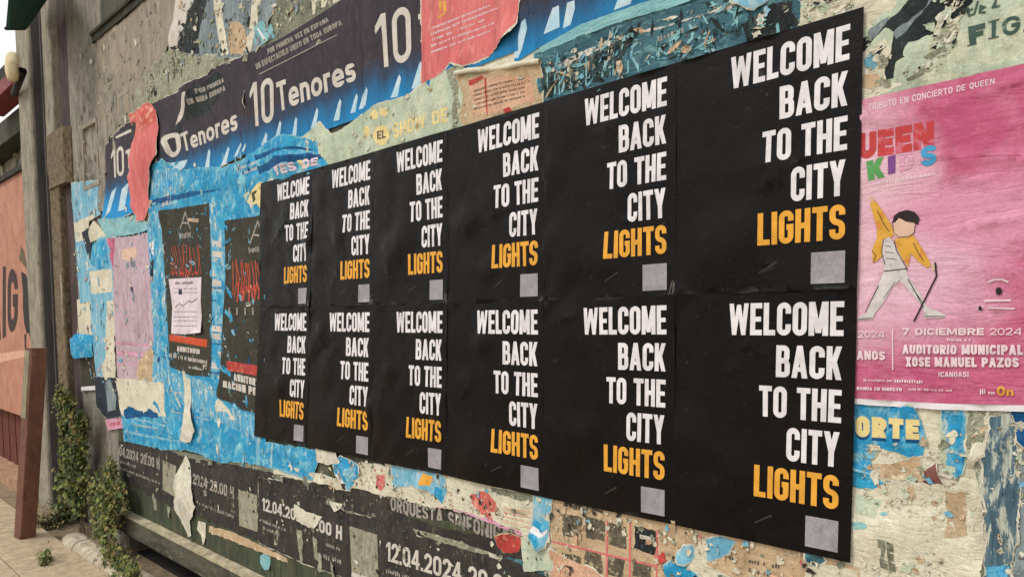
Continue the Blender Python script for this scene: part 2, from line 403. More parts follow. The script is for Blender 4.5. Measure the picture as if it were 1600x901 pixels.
    tag(root, label, cat, group)
    for k, (pn, pols, pm) in enumerate(prints):
        fs = [Fc[i] for i in keep if k in OF[i]]
        if fs:
            off = .00030*(k+1) if len(prints) < 4 else .00018*(k+1)
            cs_ = components(fs)
            if len(cs_) <= 12 and 'print' not in pn and 'letter' not in pn:
                for g in cs_: build(pn, g, pm, off, root)
            else: build(pn, fs, pm, off, root)
    if torn:                     # the white core of the paper showing along the tear
        out = []
        n = len(ol)
        for i, p in enumerate(ol):
            a, b = ol[i-1], ol[(i+1) % n]; d = (b-a).normalized() if (b-a).length > 0 else Vector((1, 0))
            v = max(.0005, tw*(.45+1.3*noise.noise(Vector((p.x*16, p.y*16, sd_+9)))+.5*noise.noise(Vector((p.x*60, p.y*60, sd_)))))
            out.append(p+Vector((d.y, -d.x))*v)
        vv = []; ff = []
        for i in range(n):
            a, b = ol[i], out[i]
            vv += [(a.x, -(height(a)-.0003), a.y), (b.x, -(height(b)-.0007), b.y)]
        for i in range(n):
            j = (i+1) % n; ff.append([2*i, 2*i+1, 2*j+1, 2*j])
        mesh_obj('torn_edge', vv, ff, torn, root, orgn, True)
    return root

def flakes(label, poly, n, layer, mats, seed, smin=.004, smax=.022, asp=1.6, up=.0015):
    """small torn bits of paper in a zone, too small and many to pick apart singly"""
    rn = random.Random(seed); pg = [Wp(*q) for q in poly]
    x0, x1 = min(p.x for p in pg), max(p.x for p in pg); z0, z1 = min(p.y for p in pg), max(p.y for p in pg)
    buf = {}; k = 0; tries = 0
    while k < n and tries < n*30:
        tries += 1
        c = Vector((rn.uniform(x0, x1), rn.uniform(z0, z1)))
        if not inside(c, pg): continue
        if noise.noise(Vector((c.x*6, c.y*6, seed))) < rn.uniform(-.5, .25): continue
        k += 1
        mt = rn.choices([m_ for m_, _ in mats], [w_ for _, w_ in mats])[0]
        r = smin+(smax-smin)*rn.random()**2.4; a0 = rn.uniform(0, 3.14); st = rn.uniform(1, asp)
        if rn.random() < .5: a0 = rn.choice((0, 1.57))+rn.gauss(0, .15)
        ly = .0012*(layer+rn.random()*.6); m_ = rn.randrange(9, 15); rng = []
        for i in range(m_):
            t = i*2*math.pi/m_; q = r*rn.uniform(.45, 1.15); u, v = q*st*math.cos(t), q/st*math.sin(t)
            rng.append(Vector((c.x+u*math.cos(a0)-v*math.sin(a0), c.y+u*math.sin(a0)+v*math.cos(a0))))
        vv, ff = buf.setdefault(mt, ([], [])); b = len(vv)
        vv.append((c.x, -(ly+disp(c.x, c.y)), c.y))
        lift = rn.randrange(m_)
        for i, p in enumerate(rng):
            e = up*rn.random()+(up*3 if i == lift else 0)
            vv.append((p.x, -(ly+disp(p.x, p.y)+e), p.y))
        ff += [[b, b+1+i, b+1+(i+1) % m_] for i in range(m_)]
    cen = Vector((sum(p.x for p in pg)/len(pg), 0, sum(p.y for p in pg)/len(pg)))
    root = empty('paper_flakes', cen, None, None); root['kind'] = 'stuff'; root['label'] = label
    for mt, (vv, ff) in buf.items():
        o = mesh_obj('flakes', [Vector(p)-cen for p in vv], ff, M[mt], root); o['kind'] = 'stuff'
    return root
# ================================================================== SETTING
M = {}
M['tear'] = paper('torn_core', (226, 222, 205), (200, 196, 176), 25, bump=.5, cs=40, grain=.12)
M['slab'] = paper('paving_slab', (196, 176, 148), (172, 152, 126), 14, (134, 116, 94), .36, 30, bump=.5, cs=40, rough=.92, grain=.2)
M['earth'] = paper('earth', (158, 140, 114), (126, 110, 88), 12, (92, 80, 62), .4, 40, bump=.8, cs=60, rough=.97, grain=.3)
M['conc'] = paper('weathered_concrete', (156, 150, 138), (124, 120, 110), 7, (98, 96, 90), .38, 14, st=(1.6, 1, .8), cr=(1.6, 1, .8), cs=22, bump=.7, rough=.92, grain=.22, scuff2=(186, 176, 156), amt2=.34, ss2=16, edge=.14)
M['conc_shade'] = paper('void_shade_concrete', (44, 40, 36), (30, 28, 26), 6, bump=.6, rough=.95)  # concrete darkened in colour for the shade of the void under the hoarding
M['postc'] = paper('concrete_post', (166, 158, 142), (130, 124, 110), 8, (106, 100, 88), .38, 22, st=(1.5, 1.5, .7), cr=(1.3, 1.3, .8), cs=26, bump=.6, rough=.9, grain=.22, edge=.15)
M['groove'] = paper('groove_steel', (96, 90, 90), (74, 72, 72), 9, (84, 74, 68), .3, 20, st=(2, 2, .3), bump=.4, rough=.75)
M['rust'] = paper('rusty_steel', (134, 118, 94), (98, 84, 68), 22, (70, 58, 52), .42, 48, st=(1.2, 1.2, .8), bump=.8, cs=40, rough=.9, grain=.3, scuff2=(160, 142, 112), amt2=.36, ss2=20)
M['board'] = paper('painted_board', (96, 98, 82), (66, 68, 56), 6, (124, 118, 98), .36, 16, st=(1.5, 1, .5), cr=(1, 1, .3), cs=30, bump=.6, rough=.85, grain=.25, scuff2=(70, 96, 70), amt2=.36, ss2=9, edge=.14)
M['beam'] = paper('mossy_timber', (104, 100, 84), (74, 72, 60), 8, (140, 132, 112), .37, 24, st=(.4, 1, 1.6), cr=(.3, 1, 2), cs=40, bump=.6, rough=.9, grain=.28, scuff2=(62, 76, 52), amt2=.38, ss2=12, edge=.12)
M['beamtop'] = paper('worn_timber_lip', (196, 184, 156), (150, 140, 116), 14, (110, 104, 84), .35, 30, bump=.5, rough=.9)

# ground sheet to the horizon, paving laid on it
gm = MB(); gm.v = [(-120, -120, 0), (120, -120, 0), (120, 120, 0), (-120, 120, 0)]; gm.f = [[0, 1, 2, 3]]
tag(gm.out('ground', M['earth']), None, None, kind='structure')
pave = empty('pavement', (-4, -1.5, 0), None, None); pave['kind'] = 'structure'
slab_me = {}
rnd = random.Random(3)
for i in range(-30, 6):
    for j in range(8):
        x0 = i*.42-.1*(j % 2)*2.1; y0 = -.315-.42*(j+1)
        c = Vector((x0+.21, y0+.21, 0))
        v = rnd.randrange(4)
        if v not in slab_me:
            b = MB(); r2 = random.Random(v)
            zs = [.032+r2.uniform(-.0012, .0012) for _ in range(4)]
            b.loft([[(-.207, -.207, 0), (.207, -.207, 0), (.207, .207, 0), (-.207, .207, 0)], [(-.207, -.207, zs[0]-.004), (.207, -.207, zs[1]-.004), (.207, .207, zs[2]-.004), (-.207, .207, zs[3]-.004)], [(-.202, -.202, zs[0]), (.202, -.202, zs[1]), (.202, .202, zs[2]), (-.202, .202, zs[3])]])
            me = bpy.data.meshes.new('paving_slab'); me.from_pydata(b.v, [], b.f); me.materials.append(M['slab']); slab_me[v] = me
        o = bpy.data.objects.new('paving_slab', slab_me[v]); COL.objects.link(o); o.parent = pave
        o.location = (c.x+4, c.y+1.5, rnd.uniform(0, .002)); o.rotation_euler = (rnd.uniform(-.004, .004), rnd.uniform(-.004, .004), rnd.choice((0, 1, 2, 3))*math.pi/2)

# kerb stones along the foot of the hoarding
M['kerb'] = paper('kerb_stone', (200, 188, 166), (164, 150, 130), 12, (118, 106, 88), .38, 26, bump=.5, cs=40, rough=.92, grain=.2)
ka, kb = G(112, 842, .05), G(212, 905, .05)
kd = Vector((kb.x-ka.x, kb.y-ka.y, 0)).normalized(); kn = Vector((-kd.y, kd.x, 0))
pos = 0
for i, ln in enumerate((.27, .62, .6, .6)):
    b = MB(); a0 = pos+.008; a1 = pos+ln-.008; rings = []
    for u, k in ((a0, .75), (a0+.02, 1), (a1-.02, 1), (a1, .75)):
        q = Vector((ka.x, ka.y, 0))+kd*u
        pr = [(-.075, -.02), (-.078, .05), (-.062, .082), (-.03, .098), (.03, .1), (.065, .086), (.078, .05), (.075, -.02)]
        rings.append([q+kn*(s_*(.9+.1*k))+Vector((0, 0, z*(.92+.08*k))) for s_, z in pr])
    b.loft(rings); q = Vector((ka.x, ka.y, 0))+kd*(pos+ln/2)
    o = b.out('kerb_stone', M['kerb'], origin=(q.x, q.y, 0), smooth=False)
    tag(o, ['short pale kerb stone at the far end of the row, beside the weeds' , 'long pale kerb stone next after the short end one, under the ivy'][i] if i < 2 else ('pale kerb stone just past the ivy at the foot of the hoarding', 'pale kerb stone nearest to the viewer under the ledge')[i-2], 'kerb stone', 'kerb stones along the hoarding')
    pos += ln

# the wall behind: concrete, seen at its left end and under the hoarding
XE = P(117, 400).x               # left end of the concrete wall
XH = P(186, 720).x               # left end of the hoarding board
wl = empty('wall', (XE, .1, 0), 'weathered grey concrete wall with a faded frame relief left of the posters', 'wall')
def wbox(n, a, b, mat, bev=0, par=wl):
    q = MB(); o = Vector(par.location) if par else Vector()
    q.box(Vector(a)-o, Vector(b)-o, bev); return q.out(n, mat, par)
wbox('wall_panel', (XE, .012, 0), (XH+.12, .3, 4.6), M['conc'])
wbox('wall_panel', (XH+.12, .012, .33), (3.2, .3, 4.6), M['conc'])
wbox('plinth', (XH+.25, .8, 0), (3.2, 1.1, .33), M['conc_shade'])
wbox('floor_slab', (XH+.25, .02, .0), (3.2, .79, .012), M['conc_shade'])
wbox('plinth_soffit', (XH+.1, .05, .3), (3.2, 1.0, .329), M['conc_shade'])
# cornice strip and relief frame on the wall, top left
cz = P(185, 28).z; cx0 = P(143, 56).x
q = MB(); o0 = Vector(wl.location)
A_, B_ = P(147, 56), P(222, -8)
for dz, dy0, hh in ((0, -.018, .05), (.05, -.032, .022)):
    q.box(Vector((A_.x, dy0, A_.z-.06+dz))-o0, Vector((B_.x+3, -.002, A_.z-.06+dz+hh))-o0)
M['strip'] = paper('dark_timber_strip', (62, 64, 54), (40, 42, 36), 14, (104, 96, 78), .34, 30, st=(.4, 1, 1.5), bump=.6, rough=.9)
q.out('cornice_strip', M['strip'], wl)
M['relief'] = paper('faded_relief', (164, 152, 136), (138, 130, 116), 7, (186, 180, 162), .36, 16, st=(1.6, 1, .6), cr=(2, 1, .4), cs=28, bump=.5, rough=.9, grain=.18, edge=.15)
def frame(c4, wd, pr, nm='relief_frame', fill=None):
    tl, tr, br, bl = [P(*k) for k in c4]
    x0, x1 = (tl.x+bl.x)/2, (tr.x+br.x)/2; z0, z1 = (bl.z+br.z)/2, (tl.z+tr.z)/2
    b = MB(); o = Vector(wl.location)
    for a, c in (((x0, -pr, z0), (x0+wd, .014, z1)), ((x1-wd, -pr, z0), (x1, .014, z1)), ((x0+wd, -pr, z1-wd), (x1-wd, .014, z1)), ((x0+wd, -pr, z0), (x1-wd, .014, z0+wd))): b.box(Vector(a)-o, Vector(c)-o)
    b.out(nm, M['relief'], wl)
    return x0, x1, z0, z1
frame([(160, 62), (190, 50), (192, 118), (163, 128)], .05, .006)
frame([(196, 60), (240, 28), (238, 118), (196, 128)], .05, .006)
frame([(186, 146), (203, 138), (203, 180), (186, 190)], .03, .007)
frame([(128, 200), (152, 182), (158, 290), (133, 296)], .03, .010)

# hoarding board and its bottom ledge
hd = empty('hoarding', (XH, 0, .25), 'long board hoarding with a mossy ledge, covered in layers of posters', 'hoarding')
ZT, ZB = .308, .155
xs = [XH, XH+1.22, XH+2.44, XH+3.66, XH+4.88, XH+6.1, XH+7.9]
for i in range(6):
    b = MB(); b.box((xs[i]-XH+.002, 0, ZT-.25-.02), (xs[i+1]-XH-.002, .011, 4.4-.25)); b.out('board_panel', M['board'], hd)
b = MB(); n_ = 60; rings = []
for i in range(n_+1):
    x = (3.2-XH)*i/n_; j = .004*noise.noise(Vector((x*3, 0, 5))); k = .004*noise.noise(Vector((x*4, 3, 5)))
    rings.append([(x, .0, ZB-.25), (x, -.052, ZB-.25+k), (x, -.056, ZB-.25+.01+k), (x, -.056+j*.5, ZT-.25-.016), (x, -.0002, ZT-.25-.012+j), (x, -.0002, ZT-.26)])
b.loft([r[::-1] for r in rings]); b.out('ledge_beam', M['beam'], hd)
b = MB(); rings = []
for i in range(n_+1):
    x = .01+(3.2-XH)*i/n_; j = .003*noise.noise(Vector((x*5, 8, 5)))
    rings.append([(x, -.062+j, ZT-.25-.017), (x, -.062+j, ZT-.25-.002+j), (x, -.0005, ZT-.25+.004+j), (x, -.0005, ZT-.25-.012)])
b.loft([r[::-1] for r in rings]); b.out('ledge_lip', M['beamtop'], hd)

# posts at the end of the wall: concrete post, dark groove, rusty post
def xat(px, y=400): return P(px, y).x
XA0, XA1, XB0, XB1 = xat(54), xat(73), xat(88), xat(102)
pt = MB(); pt.box((XA0, -.07, 0), (XA1, .12, 4.5), .012)
tag(pt.out('concrete_post', M['postc'], origin=((XA0+XA1)/2, 0, 0)), 'pale grey concrete post beside the salmon pink panel', 'post')
fr = empty('steel_channel', ((XA1+XB0)/2, .04, 0), 'dark upright steel channel between the pale post and the rusty post', 'channel')
b = MB(); o = Vector(fr.location)
b.box(Vector((XA1+.002, .05, 0))-o, Vector((XB0-.002, .09, 4.5))-o); b.out('web', M['groove'], fr)
for xx in (XA1+.002, XB0-.022):
    b = MB(); b.box(Vector((xx, -.045, 0))-o, Vector((xx+.02, .048, 4.5))-o); b.out('flange', M['groove'], fr)
rp_ = empty('rusty_post', ((XB0+XB1)/2, 0, 0), 'rusty brown steel post with a bulky rust stained casing beside the torn posters', 'post')
o = Vector(rp_.location)
ztop = P(96, 205).z
b = MB(); b.box(Vector((XB0, -.035, ztop))-o, Vector((XB1-.03, .1, 4.5))-o, .01); b.out('upper_shaft', M['postc'], rp_)
b = MB(); b.box(Vector((XB0, -.03, 0))-o, Vector((XB1, .1, ztop-.004))-o, .01); b.out('lower_shaft', M['rust'], rp_)
zc = P(96, 292).z
b = MB(); rings = []
for i in range(14):
    z = zc+(ztop-zc)*i/13; w_ = .012*noise.noise(Vector((z*6, 2, 2)))
    rings.append([Vector((x, y, z))-o for x, y in ((XB0-.006+w_, .02), (XB0-.004, -.036+w_), (XB0+.1, -.045), (XE-.02+w_, -.042+w_), (XE+.02, .006))])
b.loft(rings); b.out('casing', M['rust'], rp_)
b = MB(); b.box(Vector((XB1+.002, .02, 0))-o, Vector((XE-.004, .1, 4.5))-o); b.out('recess_strip', paper('purple_brown_recess', (92, 76, 72), (60, 54, 56), 8, (110, 84, 62), .35, 18, st=(2, 1, .4), bump=.6, rough=.85), rp_)
b = MB(); b.tube([Vector((xat(104.5), -.05, P(105, 430).z))-o, Vector((xat(105), -.052, P(107, 470).z))-o, Vector((xat(105.5), -.05, P(110, 520).z))-o], .009); b.out('pale_rod', M['beamtop'], rp_, smooth=True)

# ------------------------------------------------------------------ fence line beyond the posts, parallel to the hoarding
XL = -17.0
zp1 = P(30, 270).z; zp0 = P(30, 648).z
M['pink'] = paper('salmon_panel', (190, 136, 114), (172, 118, 98), 6, (202, 154, 134), .36, 12, bump=.25, rough=.75, grain=.1, edge=.2)
pk = empty('advert_panel', (XA0-.9, .02, zp0), 'salmon pink advertising panel with dark lettering and a dark plume, left of the posts', 'panel')
o = Vector(pk.location); FY = .0
b = MB(); b.box(Vector((XL, FY, zp0))-o, Vector((XA0-.004, .04, zp1))-o); b.out('board', M['pink'], pk)
b = MB(); b.box(Vector((XL, FY-.03, zp1))-o, Vector((XA0-.004, .05, zp1+.05))-o); b.out('cap_rail', M['strip'], pk)
M['print_dark'] = ink('dark_print', (58, 40, 38), grain=.15)
def flat(name, pols, mat, par, y, th=.0015, org=None):
    o = Vector(org if org is not None else par.location); vv = []; ff = []
    for g in pols:
        g = [Vector(p) for p in g]
        if sum(g[i-1].x*g[i].y-g[i].x*g[i-1].y for i in range(len(g))) < 0: g = g[::-1]
        n = len(vv); vv += [(p.x-o.x, y-th-o.y, p.y-o.z) for p in g]; ff.append(list(range(n, n+len(g))))
    return mesh_obj(name, vv, ff, mat, par)
def wl_(x, y): return Vector((P(x, y, FY).x, P(x, y, FY).z))
flat('lettering', text('AIG', [wl_(-14, 410), wl_(28, 422), wl_(28, 513), wl_(-14, 540)], t=.2, w=.62, sp=.2), M['print_dark'], pk, FY)
plume = [(33, 424), (40, 428), (46, 442), (50, 460), (52, 480), (51, 500), (48, 518), (42, 521), (38, 505), (36, 480), (36, 455)]
flat('plume_emblem', [[wl_(*q) for q in plume]], ink('plume_print', (40, 35, 34), grain=.3, wear=(96, 74, 62), amt=.28, ss=20), pk, FY)
flat('plume_emblem', [[wl_(*q) for q in [(30, 404), (33, 384), (37, 390), (41, 408), (47, 424), (44, 423), (38, 415)]]], ink('emblem_moss', (106, 92, 66), grain=.3), pk, FY)
flat('pale_band', [[wl_(*q) for q in [(-60, 562), (44, 545), (44, 556), (-60, 580)]]], ink('pale_band', (222, 172, 148)), pk, FY)
flat('bird_legs', [[wl_(*q) for q in [(38, 522), (41, 521), (41, 548), (39, 548)]], [wl_(*q) for q in [(45, 519), (48, 518), (52, 535), (50, 540)]]], M['print_dark'], pk, FY)
# below the panel: dark red boards, pale base course
M['redboard'] = paper('dark_red_board', (112, 62, 48), (86, 46, 38), 6, (70, 42, 34), .35, 14, st=(2, 1, .4), bump=.5, rough=.85)
sk = empty('plank_skirt', (XA0-.9, .1, 0), 'dark red plank skirt in shade under the salmon pink panel', 'planking')
o = Vector(sk.location); x = XA0-.006; k = 0
while x > XL:
    b = MB(); b.box(Vector((x-.155, .10+.006*(k % 2), .12))-o, Vector((x-.003, .13, zp0+.02))-o)
    b.out('plank', M['redboard'], sk); x -= .16; k += 1
b = MB(); b.box((XL, -.12, 0), (XA0+.02, .2, .12), .02)
tag(b.out('base_course', paper('base_course', (186, 150, 122), (150, 116, 92), 8, bump=.5, rough=.9), origin=(XA0-1, 0, 0)), 'low pinkish stone base course under the dark red planks', 'base')
# above: grey facade with arched frames, gutter beam
zf1 = P(20, 195, .3).z
M['facade'] = paper('grey_facade', (172, 168, 148), (150, 146, 126), 5, (132, 128, 110), .34, 12, bump=.3, rough=.9, grain=.12, edge=.15)
fa = empty('facade', (XA0-1.5, .35, 0), 'grey green facade with tall arched window frames above the salmon pink panel', 'building')
o = Vector(fa.location)
b = MB(); b.box(Vector((XL, .34, 0))-o, Vector((XA0-.003, .8, zf1))-o); b.out('wall', M['facade'], fa)
M['frame'] = paper('pale_frame', (196, 192, 168), (172, 168, 146), 9, bump=.2)
M['glass'] = paper('dull_pane', (120, 120, 108), (100, 102, 94), 4, bump=.05, rough=.3, spec=.5)
for cx_ in (XA0-.55, XA0-1.75, XA0-2.95, XA0-4.3):
    wdd = .34; zb = P(30, 268, .34).z-.5; zt = zf1-.55
    arch = [(cx_+wdd*math.cos(a), zt+wdd*.9*math.sin(a)) for a in [i*math.pi/10 for i in range(11)]]
    ring = [(cx_+wdd, zb)]+arch+[(cx_-wdd, zb)]
    f = MB(); f.v = [(x-o.x, .335-o.y, z-o.z) for x, z in ring]; f.f = [list(range(len(ring)))]
    win = None
    b = MB(); b.tube([Vector((x, .325, z))-o for x, z in ring], .035, 5); win = b.out('window_frame', M['frame'], fa)
    f.out('pane', M['glass'], win)
    b = MB(); b.box(Vector((cx_-.02, .31, zb))-o, Vector((cx_+.02, .333, zt+wdd*.88))-o); b.out('mullion', M['frame'], win)
gz = P(20, 208, .2).z
b = MB(); b.box((XL, .1, gz-.13), (XA0-.003, .34, gz+.1), .03)
tag(b.out('gutter_beam', paper('dark_green_beam', (78, 80, 66), (60, 62, 52), 8, bump=.3), origin=(XA0-1, .2, gz)), 'dark olive beam running above the arched frames, left of the posts', 'beam')
# upper storey piece, red sign box with its round lamp
sg = empty('red_sign_box', tuple(P(20, 130, -.1)), 'dark red box sign with pale stripes, hung left of the pale post', 'sign')
o = Vector(sg.location)
tl, tr, br, bl = P(-6, 112, -.1), P(40, 78, -.1), P(42, 166, -.1), P(-6, 172, -.1)
M['redsign'] = paper('red_sign', (140, 60, 62), (108, 44, 48), 7, (88, 40, 40), .34, 15, bump=.2, rough=.6)
b = MB(); x1 = XA0-.005; b.box(Vector((x1-1.3, -.12, bl.z+.08))-o, Vector((x1, .08, P(38, 88, -.12).z))-o, .012); b.out('box', M['redsign'], sg)
for k in range(2):
    b = MB(); xx = x1-1.0+k*.33; b.box(Vector((xx, -.125, bl.z+.12))-o, Vector((xx+.08, -.121, bl.z+.5))-o); b.out('pale_stripe', ink('sign_stripe%d' % k, (232, 214, 150)), sg)
b = MB(); lc = P(26, 106, -.2); rings = []
for k, (yy, rr) in enumerate(((0, .05), (-.0, .10), (-.03, .11), (-.06, .10), (-.075, .06), (-.08, .005))):
    rings.append([Vector((lc.x+rr*math.cos(a)*1.0, lc.y-yy*-1, lc.z+rr*1.15*math.sin(a))) for a in [i*2*math.pi/16 for i in range(16)]])
lm = empty('round_lamp', tuple(lc), 'round cream lamp on a bracket beside the pale post', 'lamp')
b.loft([[p-lc for p in r][::-1] for r in rings]); b.out('disc', paper('cream_lamp', (226, 212, 176), (206, 190, 152), 8, bump=.1), lm, smooth=True)
b = MB(); b.tube([Vector((0, 0, 0)), Vector((.12, .02, -.05)), Vector((XA0-lc.x, .1, -.07))], .03); b.out('bracket', M['strip'], lm, smooth=True)
# far roof edge
rf = P(12, 110, .6)
b = MB(); b.box((XL, .55, P(20, 96, .6).z-.16), (XA0-.003, .9, P(20, 96, .6).z+.0), .02)
tag(b.out('eaves_board', M['strip'], origin=(XA0-1, .7, rf.z)), 'dark sloping eaves board behind the red box sign', 'board')
# green awning on the post head
aw = empty('green_awning', tuple(P(40, 20, -.15)), 'dark green awning flap hanging at the top of the pale post', 'awning')
o = Vector(aw.location); M['awn'] = paper('green_canvas', (52, 92, 76), (38, 66, 56), 8, (90, 116, 100), .3, 16, st=(2, 1, .5), cr=(3, 1, .3), cs=20, bump=.5, rough=.8)
pa = [P(18, -60, -.5), P(9, 44, -.5), P(38, 44, -.3), P(50, 18, -.12), P(72, -5, -.1), P(74, -60, -.1)]
b = MB(); fr_ = [p-o for p in pa]; bk = [p-o+Vector((0, .02, 0)) for p in pa]; b.loft([fr_[::-1], bk[::-1]]); b.out('canvas', M['awn'], aw)
b = MB(); b.tube([P(9, 45, -.5)-o, P(38, 45, -.3)-o, P(50, 19, -.12)-o], .012); b.out('hem', M['strip'], aw)

# brown post in front, on the pavement
bp = G(39, 838, .034)
hp = CP.z-(CP.z-.034)*(545-506.5)/(838-506.5)
M['brown'] = paper('rust_brown_steel', (120, 80, 64), (98, 64, 52), 9, (146, 108, 84), .36, 24, st=(1.4, 1.4, .8), bump=.3, rough=.6, grain=.12, edge=.15)
bo = empty('bollard_post', (bp.x, bp.y, .034), 'square rust brown post standing on the pavement beside the salmon pink panel', 'post')
d1 = (G(57, 832, .034)-G(22, 826, .034)); wd = .062
ang = R_(8); c_, s_ = math.cos(ang), math.sin(ang)
dv = ray(57, 545); vd = Vector((CR[2].x, CR[2].y, 0)).normalized()
tp = CP+dv*((Vector((bp.x, bp.y, 0))-CP).dot(vd)/dv.dot(vd))       # the post leans to the right
ln = Vector((tp.x-bp.x, tp.y-bp.y, tp.z-.034))
def sec(w0, d0, t, g=1.0): return [Vector((x*c_-y*s_, x*s_+y*c_, 0))*g+ln*t for x, y in w0]
sq = [(-wd+.006, -wd*.9), (wd-.006, -wd*.9), (wd, -wd*.9+.006), (wd, wd*.9-.006), (wd-.006, wd*.9), (-wd+.006, wd*.9), (-wd, wd*.9-.006), (-wd, -wd*.9+.006)]
b = MB(); b.loft([sec(sq, 0, t) for t in (0, .33, .66, 1)]); b.out('shaft', M['brown'], bo)
b = MB(); b.loft([[p+Vector((0, 0, k)) for p in sec(sq, 0, 1, 1.05)] for k in (.0, .007)]); b.out('cap', M['brown'], bo)
b = MB(); q_ = [(-wd*.9, -wd*.9-.004), (wd*.5, -wd*.9-.004), (wd*.5, -wd*.9-.0005), (-wd*.9, -wd*.9-.0005)]
b.loft([sec(q_, 0, .64), sec(q_, 0, .995)]); b.out('pale_plate', paper('pale_plate', (150, 142, 118), (126, 122, 100), 12, (104, 90, 74), .36, 30, bump=.3), bo)

# ------------------------------------------------------------------ ivy and weeds
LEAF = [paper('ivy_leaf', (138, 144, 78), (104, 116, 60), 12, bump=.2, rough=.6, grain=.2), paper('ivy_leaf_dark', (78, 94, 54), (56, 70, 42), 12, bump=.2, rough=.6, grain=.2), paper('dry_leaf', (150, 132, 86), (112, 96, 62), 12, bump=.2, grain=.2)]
def plant(name, label, cat, pts, n, size, seed, stems=True, mix=(.5, .35, .15), depth=.05):
    """leaves scattered round a list of (px, py, radius_px, y_depth) blobs on the wall or ground"""
    rn = random.Random(seed); c0 = pts[-1]
    base = Vector((c0[4].x, c0[4].y, 0)) if len(c0) > 4 else None
    ps = [(q[4] if len(q) > 4 else P(q[0], q[1], q[3]), q[2]) for q in pts]
    base = Vector((ps[-1][0].x, ps[-1][0].y, 0))
    root = empty(name, base, label, cat)
    wts = [r for _, r in ps]
    bufs = [MB(), MB(), MB()]
    for _ in range(n):
        p, r = rn.choices(ps, wts)[0]
        d = Vector((rn.gauss(0, .55), rn.gauss(0, .3), rn.gauss(0, .6)))*r
        c = p+d
        if c.z < .02: c.z = .02+rn.random()*.03
        if depth is not None and c.y > p.y+.01: c.y = p.y-abs(d.y)*.8
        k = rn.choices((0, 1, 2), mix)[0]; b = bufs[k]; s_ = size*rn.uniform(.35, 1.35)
        nrm = Vector((rn.gauss(0, .5), -1, rn.gauss(.3, .5))).normalized(); u = nrm.orthogonal().normalized(); u.rotate(Matrix.Rotation(rn.uniform(0, 6.28), 3, nrm)); v = nrm.cross(u)
        i0 = len(b.v); sh = [(0, 0, 0), (.5, .25, .12), (.35, .62, .08), (0, 1.1, -.1), (-.35, .62, .08), (-.5, .25, .12), (0, .5, -.04)]
        b.v += [tuple(c-base+u*x*s_+v*y*s_+nrm*z*s_) for x, y, z in sh]
        b.f += [[i0, i0+1, i0+6], [i0+1, i0+2, i0+6], [i0+2, i0+3, i0+6], [i0+3, i0+4, i0+6], [i0+4, i0+5, i0+6], [i0+5, i0, i0+6]]
    for b, mt, nm in zip(bufs, LEAF, ('leaves', 'dark_leaves', 'dry_leaves')):  # green, darker green and dry tones, mixed at random
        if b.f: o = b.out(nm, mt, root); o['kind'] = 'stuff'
    if stems:
        b = MB()
        for _ in range(9):
            a = Vector((rn.uniform(-.06, .06), rn.uniform(-.03, .0), 0)); pth = [a]
            for p, r in ps[::-1]: pth.append(p-base+Vector((rn.gauss(0, .35), 0, rn.gauss(0, .3)))*r)
            b.tube(pth, .004, 4)
        b.out('stem', M['rust'], root)
def wp(px, py, r, y): return (px, py, r, y)
yA = -.09
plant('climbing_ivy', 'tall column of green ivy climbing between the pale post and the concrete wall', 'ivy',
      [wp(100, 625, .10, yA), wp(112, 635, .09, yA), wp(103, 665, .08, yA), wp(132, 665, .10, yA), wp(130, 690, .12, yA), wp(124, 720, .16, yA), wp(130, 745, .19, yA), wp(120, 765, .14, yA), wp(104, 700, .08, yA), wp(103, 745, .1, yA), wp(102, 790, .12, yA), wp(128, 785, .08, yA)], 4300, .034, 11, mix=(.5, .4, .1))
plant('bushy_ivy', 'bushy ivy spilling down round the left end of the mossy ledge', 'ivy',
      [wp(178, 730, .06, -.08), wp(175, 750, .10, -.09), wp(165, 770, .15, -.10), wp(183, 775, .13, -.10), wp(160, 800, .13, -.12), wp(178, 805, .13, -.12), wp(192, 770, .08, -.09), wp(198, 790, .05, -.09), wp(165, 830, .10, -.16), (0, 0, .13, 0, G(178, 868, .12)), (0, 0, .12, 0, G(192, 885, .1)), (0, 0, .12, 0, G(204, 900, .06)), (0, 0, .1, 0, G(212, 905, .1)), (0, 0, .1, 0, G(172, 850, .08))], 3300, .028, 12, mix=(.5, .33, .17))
wc = G(70, 872, .05)
plant('weed_clump', 'small leafy weed growing from the pavement in front of the kerb end', 'weed', [(0, 0, .06, 0, wc+Vector((-.02, .02, 0))), (0, 0, .075, 0, wc), (0, 0, .05, 0, wc+Vector((.09, -.03, .0)))], 260, .02, 13, depth=None, mix=(.5, .35, .15))
wc = G(82, 815, .05)
plant('weed_patch', 'low dark weeds at the foot of the pale concrete post', 'weed', [(0, 0, .1, 0, wc), (0, 0, .11, 0, G(96, 805, .06)), (0, 0, .08, 0, G(66, 822, .03))], 700, .022, 14, depth=None, mix=(.2, .6, .2))
